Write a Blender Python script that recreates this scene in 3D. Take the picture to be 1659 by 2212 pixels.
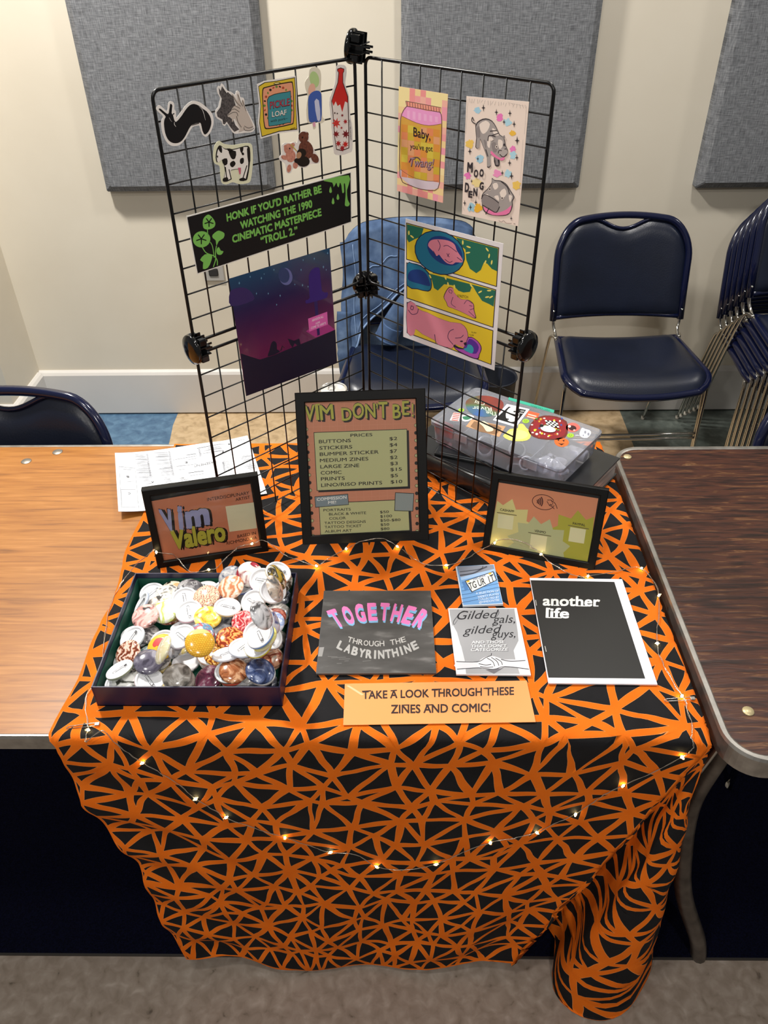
import bpy, bmesh, math, random
import numpy as np
from mathutils import Vector, Matrix
from mathutils.geometry import delaunay_2d_cdt
PI = math.pi
R_ = math.radians
sc = bpy.context.scene
COL = sc.collection
for o_ in list(bpy.data.objects):
    bpy.data.objects.remove(o_)

# ---------------------------------------------------------------- camera
cam = bpy.data.cameras.new('camera')
cam.sensor_fit = 'VERTICAL'
cam.sensor_height = 36.0
cam.lens = 1709.72 / 2212 * 36.0
cam.clip_start = 0.02
camo = bpy.data.objects.new('camera', cam)
COL.objects.link(camo)
camo.matrix_world = Matrix((
    (0.9998172, 0.0038181, 0.0187350, 0.0),
    (0.0124712, 0.6125027, -0.7903701, -0.68394),
    (-0.0144929, 0.7904593, 0.6123431, 1.67121),
    (0, 0, 0, 1)))
sc.camera = camo
# ---------------------------------------------------------------- exposure, world, lamps
sc.view_settings.view_transform = 'Standard'
sc.view_settings.look = 'None'
sc.view_settings.gamma = 1.0
sc.view_settings.use_curve_mapping = False
sc.view_settings.exposure = 0.0
w_ = bpy.data.worlds.new('room_air'); sc.world = w_
w_.use_nodes = True
w_.node_tree.nodes['Background'].inputs[0].default_value = (1.0, 0.97, 0.93, 1)
w_.node_tree.nodes['Background'].inputs[1].default_value = 0.20
def ceiling_lamp(name, loc, watts, size=0.22, col=(1.0, 0.965, 0.915), spread=PI):
    l = bpy.data.lights.new(name, 'AREA'); l.shape = 'DISK'; l.size = size
    l.energy = watts; l.color = col; l.spread = spread
    o = bpy.data.objects.new(name, l); o.location = loc; COL.objects.link(o)
ceiling_lamp('downlight', (-1.15, 1.30, 2.95), 82)
ceiling_lamp('downlight', (0.75, 1.15, 2.95), 25)
ceiling_lamp('downlight', (-0.45, -0.45, 2.95), 12)
ceiling_lamp('downlight', (0.5, -1.9, 2.95), 28)
ceiling_lamp('downlight', (-1.1, -1.9, 2.95), 21)
ceiling_lamp('downlight', (2.5, 1.30, 2.95), 15)

# ---------------------------------------------------------------- materials
def lin(h):
    h = h.lstrip('#')
    v = [int(h[i:i+2], 16) / 255 for i in (0, 2, 4)]
    return tuple((c / 12.92 if c <= 0.04045 else ((c + 0.055) / 1.055) ** 2.4) for c in v) + (1.0,)
MATS = {}
def mat(name, col, rough=0.5, metal=0.0, spec=0.5, emit=None, coat=0.0):
    if name in MATS: return MATS[name]
    m = bpy.data.materials.new(name); m.use_nodes = True
    b = m.node_tree.nodes['Principled BSDF']
    b.inputs['Base Color'].default_value = lin(col) if isinstance(col, str) else col
    b.inputs['Roughness'].default_value = rough; b.inputs['Metallic'].default_value = metal
    b.inputs['Specular IOR Level'].default_value = spec; b.inputs['Coat Weight'].default_value = coat
    if emit:
        b.inputs['Emission Color'].default_value = lin(emit[0]); b.inputs['Emission Strength'].default_value = emit[1]
    MATS[name] = m
    return m
def ink(h, rough=0.45):
    return mat('ink_' + h.lstrip('#'), h, rough, spec=0.35)
def nodes(m):
    nt = m.node_tree
    return nt, nt.nodes['Principled BSDF']
def add(nt, kind, **kw):
    n = nt.nodes.new(kind)
    for k, v in kw.items(): setattr(n, k, v)
    return n
def ramp(nt, stops):
    r = add(nt, 'ShaderNodeValToRGB'); e = r.color_ramp.elements
    while len(e) > 1: e.remove(e[-1])
    e[0].position, e[0].color = stops[0][0], lin(stops[0][1])
    for p, c in stops[1:]:
        x = e.new(p); x.color = lin(c)
    return r
def noise_mat(name, stops, scale, rough=0.6, detail=6.0, stretch=(1, 1, 1), bump=0.0, spec=0.5, metal=0.0, bscale=None, dist=0.0):
    """colour ramp over a noise in object space, optional bump"""
    if name in MATS: return MATS[name]
    m = mat(name, '#808080', rough, metal, spec); nt, b = nodes(m)
    tc = add(nt, 'ShaderNodeTexCoord'); mp = add(nt, 'ShaderNodeMapping')
    mp.inputs['Scale'].default_value = stretch
    nt.links.new(tc.outputs['Object'], mp.inputs[0])
    nz = add(nt, 'ShaderNodeTexNoise'); nz.inputs['Scale'].default_value = scale; nz.inputs['Detail'].default_value = detail
    nz.inputs['Distortion'].default_value = dist
    nt.links.new(mp.outputs[0], nz.inputs['Vector'])
    r = ramp(nt, stops); nt.links.new(nz.outputs['Fac'], r.inputs[0]); nt.links.new(r.outputs[0], b.inputs['Base Color'])
    if bump:
        bp = add(nt, 'ShaderNodeBump'); bp.inputs['Strength'].default_value = bump; bp.inputs['Distance'].default_value = 0.002
        n2 = nz
        if bscale:
            n2 = add(nt, 'ShaderNodeTexNoise'); n2.inputs['Scale'].default_value = bscale
            nt.links.new(tc.outputs['Object'], n2.inputs['Vector'])
        nt.links.new(n2.outputs['Fac'], bp.inputs['Height']); nt.links.new(bp.outputs[0], b.inputs['Normal'])
    return m
def weave_mat(name, c1, c2, c3, sc_=260):
    """heathered acoustic fabric: crossing thread noise"""
    m = mat(name, c1, 0.95, spec=0.1); nt, b = nodes(m)
    tc = add(nt, 'ShaderNodeTexCoord'); outs = []
    for st in ((sc_ * .08, 1, sc_), (sc_, 1, sc_ * .08)):
        mp = add(nt, 'ShaderNodeMapping'); mp.inputs['Scale'].default_value = st
        nt.links.new(tc.outputs['Object'], mp.inputs[0])
        nz = add(nt, 'ShaderNodeTexNoise'); nz.inputs['Scale'].default_value = 1.0; nz.inputs['Detail'].default_value = 3
        nt.links.new(mp.outputs[0], nz.inputs['Vector']); outs.append(nz)
    mx = add(nt, 'ShaderNodeMath', operation='ADD')
    nt.links.new(outs[0].outputs['Fac'], mx.inputs[0]); nt.links.new(outs[1].outputs['Fac'], mx.inputs[1])
    ml = add(nt, 'ShaderNodeMath', operation='MULTIPLY'); ml.inputs[1].default_value = .5
    nt.links.new(mx.outputs[0], ml.inputs[0])
    r = ramp(nt, [(.36, c1), (.5, c2), (.66, c3)])
    nt.links.new(ml.outputs[0], r.inputs[0]); nt.links.new(r.outputs[0], b.inputs['Base Color'])
    return m
def glassy(name, tint='#ffffff', clear=0.85, rough=0.05, milky=0.0):
    """thin transparent sheet: lets light straight through, with a surface sheen and an optional milky share"""
    if name in MATS: return MATS[name]
    m = bpy.data.materials.new(name); m.use_nodes = True; nt = m.node_tree
    for n in list(nt.nodes): nt.nodes.remove(n)
    out = add(nt, 'ShaderNodeOutputMaterial'); tr = add(nt, 'ShaderNodeBsdfTransparent'); tr.inputs[0].default_value = lin(tint)
    pb = add(nt, 'ShaderNodeBsdfPrincipled'); pb.inputs['Base Color'].default_value = lin('#eef1fa'); pb.inputs['Roughness'].default_value = max(rough, .2)
    gl = add(nt, 'ShaderNodeBsdfGlossy'); gl.inputs['Roughness'].default_value = rough
    m1 = add(nt, 'ShaderNodeMixShader'); m1.inputs[0].default_value = milky
    nt.links.new(tr.outputs[0], m1.inputs[1]); nt.links.new(pb.outputs[0], m1.inputs[2])
    fr = add(nt, 'ShaderNodeFresnel'); fr.inputs[0].default_value = 1.4
    mm = add(nt, 'ShaderNodeMath', operation='MULTIPLY'); mm.inputs[1].default_value = (1 - clear) * 6
    nt.links.new(fr.outputs[0], mm.inputs[0])
    m2 = add(nt, 'ShaderNodeMixShader'); nt.links.new(mm.outputs[0], m2.inputs[0])
    nt.links.new(m1.outputs[0], m2.inputs[1]); nt.links.new(gl.outputs[0], m2.inputs[2]); nt.links.new(m2.outputs[0], out.inputs[0])
    MATS[name] = m
    return m

# ---------------------------------------------------------------- object helpers
def tag(o, label=None, cat=None, group=None, kind=None):
    if label: o['label'] = label
    if cat: o['category'] = cat
    if group: o['group'] = group
    if kind: o['kind'] = kind
    return o
def empty(name, loc, rz=0, label=None, cat=None, group=None):
    o = bpy.data.objects.new(name, None); o.empty_display_size = 0.05; COL.objects.link(o)
    o.location = loc; o.rotation_euler = (0, 0, rz)
    return tag(o, label, cat, group)
class MB:
    """collects shapes into one mesh"""
    def __init__(s): s.v = []; s.f = []; s.m = []; s.sm = []
    def put(s, vs, fs, mi=0, smooth=True):
        b = len(s.v); s.v += [tuple(p) for p in vs]
        for f in fs: s.f.append([i + b for i in f]); s.m.append(mi); s.sm.append(smooth)
    def box(s, c, size, rot=None, mi=0, bev=0.0, seg=2):
        bm = bmesh.new(); bmesh.ops.create_cube(bm, size=1)
        for v in bm.verts: v.co = Vector((v.co.x * size[0], v.co.y * size[1], v.co.z * size[2]))
        if bev: bmesh.ops.bevel(bm, geom=list(bm.edges), offset=bev, segments=seg, affect='EDGES', profile=.5)
        M = Matrix.Translation(c) @ (rot.to_4x4() if rot is not None else Matrix())
        bm.verts.index_update()
        s.put([M @ v.co for v in bm.verts], [[v.index for v in f.verts] for f in bm.faces], mi, False); bm.free()
    def tube(s, pts, r, seg=8, closed=False, mi=0, caps=True):
        pts = [Vector(p) for p in pts]; n = len(pts); rs = r if isinstance(r, (list, tuple)) else [r] * n
        vs = []; ref = None
        for i, p in enumerate(pts):
            a = pts[(i - 1) % n] if (closed or i > 0) else p; c = pts[(i + 1) % n] if (closed or i < n - 1) else p
            t = (c - a).normalized()
            if ref is None: ref = Vector((0, 0, 1)) if abs(t.z) < .9 else Vector((1, 0, 0))
            x = (ref - t * ref.dot(t))
            if x.length < 1e-5: x = Vector((0, 1, 0)) - t * t.y
            x.normalize(); y = t.cross(x); ref = x
            for k in range(seg):
                q = 2 * PI * k / seg; vs.append(p + (x * math.cos(q) + y * math.sin(q)) * rs[i])
        fs = []
        for i in range(n if closed else n - 1):
            j = (i + 1) % n
            for k in range(seg): fs.append([i * seg + k, i * seg + (k + 1) % seg, j * seg + (k + 1) % seg, j * seg + k])
        if caps and not closed: fs += [list(range(seg))[::-1], [(n - 1) * seg + k for k in range(seg)]]
        s.put(vs, fs, mi)
    def lathe(s, prof, seg=24, c=(0, 0, 0), mi=0, M=None, caps=True):
        vs = []; n = len(prof)
        for (r, z) in prof:
            for k in range(seg):
                q = 2 * PI * k / seg; vs.append(Vector((c[0] + r * math.cos(q), c[1] + r * math.sin(q), c[2] + z)))
        if M: vs = [M @ v for v in vs]
        fs = []
        for i in range(n - 1):
            for k in range(seg): fs.append([i * seg + k, i * seg + (k + 1) % seg, (i + 1) * seg + (k + 1) % seg, (i + 1) * seg + k])
        if caps and prof[0][0] > 1e-5: fs.append(list(range(seg))[::-1])
        if caps and prof[-1][0] > 1e-5: fs.append([(n - 1) * seg + k for k in range(seg)])
        s.put(vs, fs, mi)
    def prism(s, poly, z0, z1, mi=0, M=None, smooth=False):
        n = len(poly); vs = [Vector((p[0], p[1], z0)) for p in poly] + [Vector((p[0], p[1], z1)) for p in poly]
        if M: vs = [M @ v for v in vs]
        fs = [list(range(n))[::-1], [n + k for k in range(n)]] + [[k, (k + 1) % n, n + (k + 1) % n, n + k] for k in range(n)]
        s.put(vs, fs, mi, smooth)
    def grid(s, fn, nu, nv, mi=0):
        vs = [fn(i / nu, j / nv) for j in range(nv + 1) for i in range(nu + 1)]; w = nu + 1
        s.put(vs, [[j * w + i, j * w + i + 1, (j + 1) * w + i + 1, (j + 1) * w + i] for j in range(nv) for i in range(nu)], mi)
    def build(s, name, mats, parent=None, loc=None, rz=None, fix=True, weld=0):
        me = bpy.data.meshes.new(name); me.from_pydata(s.v, [], s.f)
        for m in (mats if isinstance(mats, (list, tuple)) else [mats]): me.materials.append(m)
        me.polygons.foreach_set('material_index', s.m); me.polygons.foreach_set('use_smooth', s.sm)
        if fix or weld:
            bm = bmesh.new(); bm.from_mesh(me)
            if weld: bmesh.ops.remove_doubles(bm, verts=bm.verts, dist=weld)
            if fix: bmesh.ops.recalc_face_normals(bm, faces=bm.faces)
            bm.to_mesh(me); bm.free()
        me.update()
        o = bpy.data.objects.new(name, me); COL.objects.link(o)
        if parent: o.parent = parent
        if loc is not None: o.location = loc
        if rz is not None: o.rotation_euler = (0, 0, rz)
        return o
def catmull(pts, n=6, closed=False):
    P = [Vector(p) for p in pts]; out = []; N = len(P)
    for i in range(N if closed else N - 1):
        a, b, c, d = (P[(i + k) % N] for k in (-1, 0, 1, 2)) if closed else (P[max(i - 1, 0)], P[i], P[i + 1], P[min(i + 2, N - 1)])
        for k in range(n):
            t = k / n
            out.append(.5 * ((2 * b) + (c - a) * t + (2 * a - 5 * b + 4 * c - d) * t * t + (3 * b - a - 3 * c + d) * t ** 3))
    if not closed: out.append(P[-1])
    return out
def copy_tree(o, parent=None):
    c = o.copy(); COL.objects.link(c)
    if parent: c.parent = parent
    for ch in list(o.children): copy_tree(ch, c)
    return c
def interp(x, tab):
    if x <= tab[0][0]: return tab[0][1]
    for (a, fa), (b, fb) in zip(tab, tab[1:]):
        if x <= b: return fa + (fb - fa) * (x - a) / (b - a)
    return tab[-1][1]
def rrect(w, h, r, n=5, cx=0, cy=0):
    out = []
    for (sx, sy, a0) in ((1, 1, 0), (-1, 1, 90), (-1, -1, 180), (1, -1, 270)):
        for k in range(n + 1):
            a = R_(a0 + 90 * k / n); out.append((cx + sx * (w / 2 - r) + r * math.cos(a), cy + sy * (h / 2 - r) + r * math.sin(a)))
    return out
SURF = {
 'GL': ([-0.06428, 0.71025, 0.74], [0.721484, 0.692431, -0.0], [0.006418, -0.006688, 0.999957],
   [0.00067791898, -1.6733944e-05, -0.52271345, -0.0003180996, -0.00060509517, 0.84953217, -0.00033366692, -0.0002180344, 1]),
 'GR': ([-0.06549, 0.70432, 0.74], [0.719093, -0.694914, 0.0], [0.013987, 0.014474, 0.999797],
   [0.0016326422, -2.4892303e-05, -1.2716635, 0.00074699288, -0.0013573841, 0.74964875, 0.00081961231, -0.00049730661, 1]),
 'GL0': ([-0.06843, 0.71458, 0.74], [0.721484, 0.692431, -0.0], [0.006418, -0.006688, 0.999957],
   [0.00068005733, -1.7984374e-05, -0.52043101, -0.00031814206, -0.00060741076, 0.84906151, -0.00033366692, -0.0002180344, 1]),
 'GR0': ([-0.06132, 0.70864, 0.74], [0.719093, -0.694914, 0.0], [0.013987, 0.014474, 0.999797],
   [0.0016376035, -2.1938464e-05, -1.2857659, 0.00074689163, -0.0013629064, 0.74852628, 0.00081961231, -0.00049730661, 1]),
 'TB': ([0.0, 0.0, 0.746], [1.0, 0.0, 0.0], [0.0, 1.0, 0.0],
   [0.0057574949, -2.1986751e-05, -4.9359802, 1.0121434e-05, -0.0068920199, 10.939096, 9.0204383e-05, 0.0049198411, 1]),
 'PR': ([-0.06031, 0.42728, 0.74017], [0.998229, 0.059481, 0.0], [-0.028062, 0.470946, 0.881715],
   [0.0007478934, -2.9614801e-05, -0.55661485, -3.1575382e-05, -0.00076357869, 0.91951689, -1.8248088e-05, -8.7480368e-05, 1]),
 'VI': ([-0.33136, 0.38071, 0.74175], [0.972695, 0.232087, 0.0], [-0.048254, 0.202235, 0.978148],
   [0.00057436862, -0.00010162427, -0.1426699, -0.00010264719, -0.00066669156, 0.85225156, -9.8723624e-05, -0.00019435454, 1]),
 'PA': ([0.24553, 0.37828, 0.74058], [0.960488, -0.278321, 0.0], [0.112048, 0.38668, 0.915382],
   [0.00081941331, 0.00013293612, -1.1118075, 0.00015690982, -0.00086924182, 0.86818284, 0.00016751271, -0.00013650669, 1]),
 'PR0': ([-0.06, 0.422, 0.743], [0.998229, 0.059481, 0.0], [-0.028062, 0.470946, 0.881715],
   [0.00074473477, -2.9487532e-05, -0.5542886, -3.1464816e-05, -0.00076046269, 0.91688273, -1.8248088e-05, -8.7480368e-05, 1]),
 'VI0': ([-0.33, 0.375, 0.743], [0.972695, 0.232087, 0.0], [-0.048254, 0.202235, 0.978148],
   [0.00057164448, -0.00010121689, -0.14164967, -0.0001024799, -0.00066418678, 0.85143496, -9.8723624e-05, -0.00019435454, 1]),
 'PA0': ([0.244, 0.373, 0.743], [0.960488, -0.278321, 0.0], [0.112048, 0.38668, 0.915382],
   [0.00081587143, 0.00013231867, -1.1066805, 0.0001565264, -0.00086568514, 0.86619373, 0.00016751271, -0.00013650669, 1]),
 'BX': ([0.22987, 0.65615, 0.8485], [0.796299, -0.604904, 0.0], [0.604904, 0.796299, -0.0],
   [0.004094751, 0.0049692262, -9.1193978, 0.003038944, -0.0084434611, 4.3688708, 9.0204383e-05, 0.0049198411, 1]),
}
# ================================================================ SETTING
T = 0.74
WY = 2.156
wall_m = noise_mat('cream_wall_paint', [(.3, '#d3cab8'), (.7, '#d9d1c0')], 3, .75, bump=.05, bscale=90, spec=.25)
base_m = noise_mat('white_trim_paint', [(.3, '#cdc8c2'), (.7, '#d3cfc9')], 4, .45)
def lino(name, stops, s=9):
    return noise_mat(name, stops, s, .45, 12, bump=.02, dist=.5)
lino_grey = lino('grey_brown_linoleum', [(.25, '#51463c'), (.34, '#7f7265'), (.5, '#8b7e72'), (.62, '#94887c'), (.75, '#a2968b')], 42)
lino_blue = lino('blue_linoleum', [(.3, '#3f5c7a'), (.55, '#54748f'), (.75, '#6585a0')], 30)
lino_tan = lino('tan_linoleum', [(.25, '#9c8462'), (.5, '#c0a681'), (.75, '#cdb592')], 30)
lino_teal = lino('dark_teal_linoleum', [(.3, '#4b524d'), (.55, '#5f6761'), (.75, '#747b74')], 30)
f = MB()
f.put([(-5, -2.2, 0), (5, -2.2, 0), (5, WY + .2, 0), (-5, WY + .2, 0)], [[0, 1, 2, 3]], 0, False)
fl = [(-5, 1.2), (-.93, 1.2), (-.885, 1.55), (-.888, 1.80), (-.900, 1.95), (-.912, 2.05), (-.913, WY + .2), (-5, WY + .2)]
f.put([(x, y, .0006) for x, y in fl], [list(range(len(fl)))], 1, False)
ft = [(-.93, 1.2), (1.05, 1.2), (.90, 1.86), (.91, WY + .2), (-.913, WY + .2), (-.912, 2.05), (-.900, 1.95), (-.888, 1.80), (-.885, 1.55)]
f.put([(x, y, .0006) for x, y in ft], [list(range(len(ft)))], 2, False)
fd = [(1.05, 1.2), (5, 1.2), (5, WY + .2), (.91, WY + .2), (.90, 1.86)]
f.put([(x, y, .0006) for x, y in fd], [list(range(len(fd)))], 3, False)
tag(f.build('floor', [lino_grey, lino_blue, lino_tan, lino_teal], fix=False), 'mottled linoleum floor with blue, tan and dark inlays', kind='structure')
carpet_m = noise_mat('navy_carpet', [(.35, '#05060f'), (.65, '#0b0d20')], 400, 1.0, bump=.4, spec=.05)
cp = MB(); cp.box((0, .62, .003), (10, 1.196, .006), mi=0); cp.box((0, .0205, .003), (10, .003, .0064), mi=1)
tag(cp.build('floor_carpet', [carpet_m, mat('carpet_edge_strip', '#2a2724', .5)]), 'dark navy carpet under the tables with a thin edge strip', kind='structure')
wb = MB(); wb.box((0, WY + .05, 1.5), (10, .1, 3.0))
tag(wb.build('wall_back', wall_m), 'cream painted back wall', kind='structure')
# projecting pier at the left end of the wall
pr = MB(); pr.box((-3.22, WY - .135, 1.5), (3.56, .27, 3.0))
tag(pr.build('wall_left', wall_m), 'cream wall pier projecting at the left', kind='structure')
def baseboard(name, path, label):
    """moulded skirting swept along a floor path (list of xy), face to the right of travel"""
    prof = [(0, 0.008), (.018, 0.008), (.018, .180), (.012, .190), (.004, .197), (0, .197)]
    b = MB(); P = [Vector((x, y)) for x, y in path]; rows = []
    for i, p in enumerate(P):
        ns = []
        if i > 0: d = (P[i] - P[i - 1]).normalized(); ns.append(Vector((d.y, -d.x)))
        if i < len(P) - 1: d = (P[i + 1] - P[i]).normalized(); ns.append(Vector((d.y, -d.x)))
        n = sum(ns, Vector((0, 0))).normalized(); n = n / max(.3, n.dot(ns[0]))
        rows.append([(p.x + n.x * q, p.y + n.y * q, z) for q, z in prof])
    k = len(prof); vs = [v for r in rows for v in r]
    b.put(vs, [[i * k + j, (i + 1) * k + j, (i + 1) * k + j + 1, i * k + j + 1] for i in range(len(P) - 1) for j in range(k - 1)], 0, False)
    tag(b.build(name, base_m), label, kind='structure')
baseboard('baseboard_back', [(-1.44, WY), (5, WY)], 'tall white baseboard along the back wall')
baseboard('baseboard_left', [(-5, WY - .27), (-1.44, WY - .27), (-1.44, WY - .018)], 'white baseboard wrapping the wall pier')

# acoustic panels
fab = weave_mat('heathered_grey_fabric', '#57585b', '#747679', '#939598', 430)
def acoustic(x0, x1, z0, label):
    D, bv = .05, .022; z1 = z0 + 1.2
    w = x1 - x0; h = z1 - z0
    b = MB()
    o = rrect(w, h, .004, 1); i = rrect(w - 2 * bv, h - 2 * bv, .004, 1); n = len(o)
    vs = [(x, 0, z) for x, z in o] + [(x, -(D - bv), z) for x, z in o] + [(x, -D, z) for x, z in i]
    fs = []
    for a in (0, n):
        fs += [[a + k, a + (k + 1) % n, a + n + (k + 1) % n, a + n + k] for k in range(n)]
    fs += [[2 * n + k for k in range(n)], list(range(n))]
    b.put(vs, fs, 0, False)
    ob = b.build('acoustic_panel', fab, loc=((x0 + x1) / 2, WY - .0005, (z0 + z1) / 2))
    tag(ob, label, 'wall panel', 'grey fabric acoustic panels on the back wall')
acoustic(-.998, -.418, .890, 'grey fabric acoustic wall panel, leftmost, behind the sticker side of the wire grid')
acoustic(.013, .615, .885, 'grey fabric acoustic wall panel in the middle, behind the two art prints')
acoustic(1.008, 1.61, .880, 'grey fabric acoustic wall panel at the right, above the stacked chairs')
# wall outlet
t = empty('wall_outlet', (-.678, WY, .62), 0, 'grey metal wall outlet plate low on the wall behind the black banner', 'outlet')
b = MB(); b.box((0, -.004, 0), (.075, .008, .118), bev=.003); b.build('cover_plate', mat('grey_plate', '#a8a59f', .4), t)
for dz in (-.025, .025):
    b = MB(); b.box((0, -.009, dz), (.034, .004, .028), bev=.004); b.build('socket', mat('socket_dark', '#2b2a29', .5), t)

# ================================================================ TABLES
def wood(name, stops, scale, stretch, rough, bump, coat=0):
    m = noise_mat(name, stops, scale, rough, 10, stretch, bump, dist=.6)
    m.node_tree.nodes['Principled BSDF'].inputs['Coat Weight'].default_value = coat
    return m
oak = wood('honey_oak_laminate', [(.25, '#754514'), (.42, '#955d22'), (.55, '#9e6628'), (.66, '#a86f32'), (.8, '#b27c42')], 9, (1.0, 16, 4), .38, .02)
oldply = wood('worn_dark_plywood', [(.26, '#120906'), (.38, '#28130d'), (.47, '#3a1e15'), (.52, '#47261a'), (.58, '#402113'), (.64, '#6a472d'), (.69, '#40210f'), (.78, '#a5835a')], 10, (1.4, 12, 4), .33, .45)
alu = noise_mat('dull_aluminium', [(.3, '#8a8680'), (.7, '#b5b1aa')], 30, .38, metal=.85)
def folding_table(name, x0, x1, y0, y1, ztop, rad, top_m, rim_w, rim_h, label, extra=None):
    t = empty(name, ((x0 + x1) / 2, (y0 + y1) / 2, 0), 0, label, 'table')
    w, d = x1 - x0, y1 - y0
    b = MB(); b.prism(rrect(w - 2 * rim_w * .2, d - 2 * rim_w * .2, max(.004, rad - rim_w * .2), 8), ztop - .022, ztop); b.build('tabletop', top_m, t)
    b = MB(); o = rrect(w, d, rad, 10); i = rrect(w - 2 * rim_w, d - 2 * rim_w, max(.003, rad - rim_w), 10); n = len(o)
    lv = [(o, ztop - rim_h), (o, ztop - .003), (rrect(w - .004, d - .004, rad, 10), ztop + .0015), (rrect(w - 2 * rim_w + .004, d - 2 * rim_w + .004, max(.003, rad - rim_w), 10), ztop + .0015), (i, ztop + .0002)]
    vs = []; fs = []
    for p, z in lv: vs += [(x, y, z) for x, y in p]
    for a in range(len(lv) - 1): fs += [[a * n + k, a * n + (k + 1) % n, (a + 1) * n + (k + 1) % n, (a + 1) * n + k] for k in range(n)]
    b.put(vs, fs, 0, False); b.build('edge_band', alu, t)
    b = MB(); b.box((0, 0, ztop - .04), (w - .10, d - .10, .036)); b.build('apron', mat('table_underside', '#3a2c20', .7), t)
    return t
steel = noise_mat('worn_painted_steel', [(.3, '#3c3530'), (.55, '#5b534b'), (.75, '#6f675e')], 25, .38, metal=.55)
tl = folding_table('folding_table', -2.02, .424, 0.0, .762, .739, .012, oak, .007, .026, 'honey oak folding table with aluminium edge, left one, partly under the orange cloth')
for sx in (-.9, .88):
    b = MB(); b.tube([(sx, .22, .71), (sx, .30, .03), (sx, .30, 0)], .013, 10); b.tube([(sx, -.22, .71), (sx, -.30, .03), (sx, -.30, 0)], .013, 10); b.tube([(sx, -.27, .25), (sx, .27, .25)], .009, 8)
    b.build('leg', steel, tl)
tr_ = folding_table('folding_table', .449, 2.35, -.040, .738, .742, .055, oldply, .011, .036, 'dark worn plywood folding table with rounded aluminium rim at the right')
ox, oy = (.449 + 2.35) / 2, (-.040 + .738) / 2
for yy, nm in ((.034, 1), (.66, -1)):
    s = 1 if nm > 0 else -1
    b = MB(); pts = catmull([(.497, yy + s * .045, .71), (.500, yy + s * .03, .64), (.478, yy + s * .022, .50), (.492, yy + s * .016, .36), (.520, yy + s * .006, .22), (.575, yy - s * .004, .07), (.592, yy - s * .006, .0)], 6)
    b.tube([(p.x - ox, p.y - oy, p.z) for p in pts], .0155, 12); b.build('leg', steel, tr_)
    b = MB(); b.tube([(1.9 - ox, yy - oy, .71), (1.9 - ox, yy - oy, 0)], .0155, 12); b.build('leg', steel, tr_)
b = MB(); b.tube([(p[0] - ox, p[1] - oy, p[2]) for p in catmull([(.436, .05, .67), (.440, .05, .61), (.452, .05, .575), (.464, .05, .575), (.490, .05, .69)], 5)], .004, 8); b.build('folding_brace', mat('bright_zinc', '#b0aca4', .3, .9), tr_)
screw = mat('brass_screw_cap', '#c9b98e', .4, .4)
for (px, py) in ((.500, .045), (.478, .700)):
    b = MB(); b.lathe([(.0085, 0), (.008, .0016), (0, .002)], 16, (px - ox, py - oy, .742)); b.build('screw_cap', screw, tr_)
for (px, py) in ((-.79, .70), (-.735, .735)):
    b = MB(); b.lathe([(.011, 0), (.010, .0008), (0, .001)], 16, (px + .798, py - .381, .739)); b.build('screw_cap', mat('steel_screw', '#99938a', .4, .7), tl)

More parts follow.
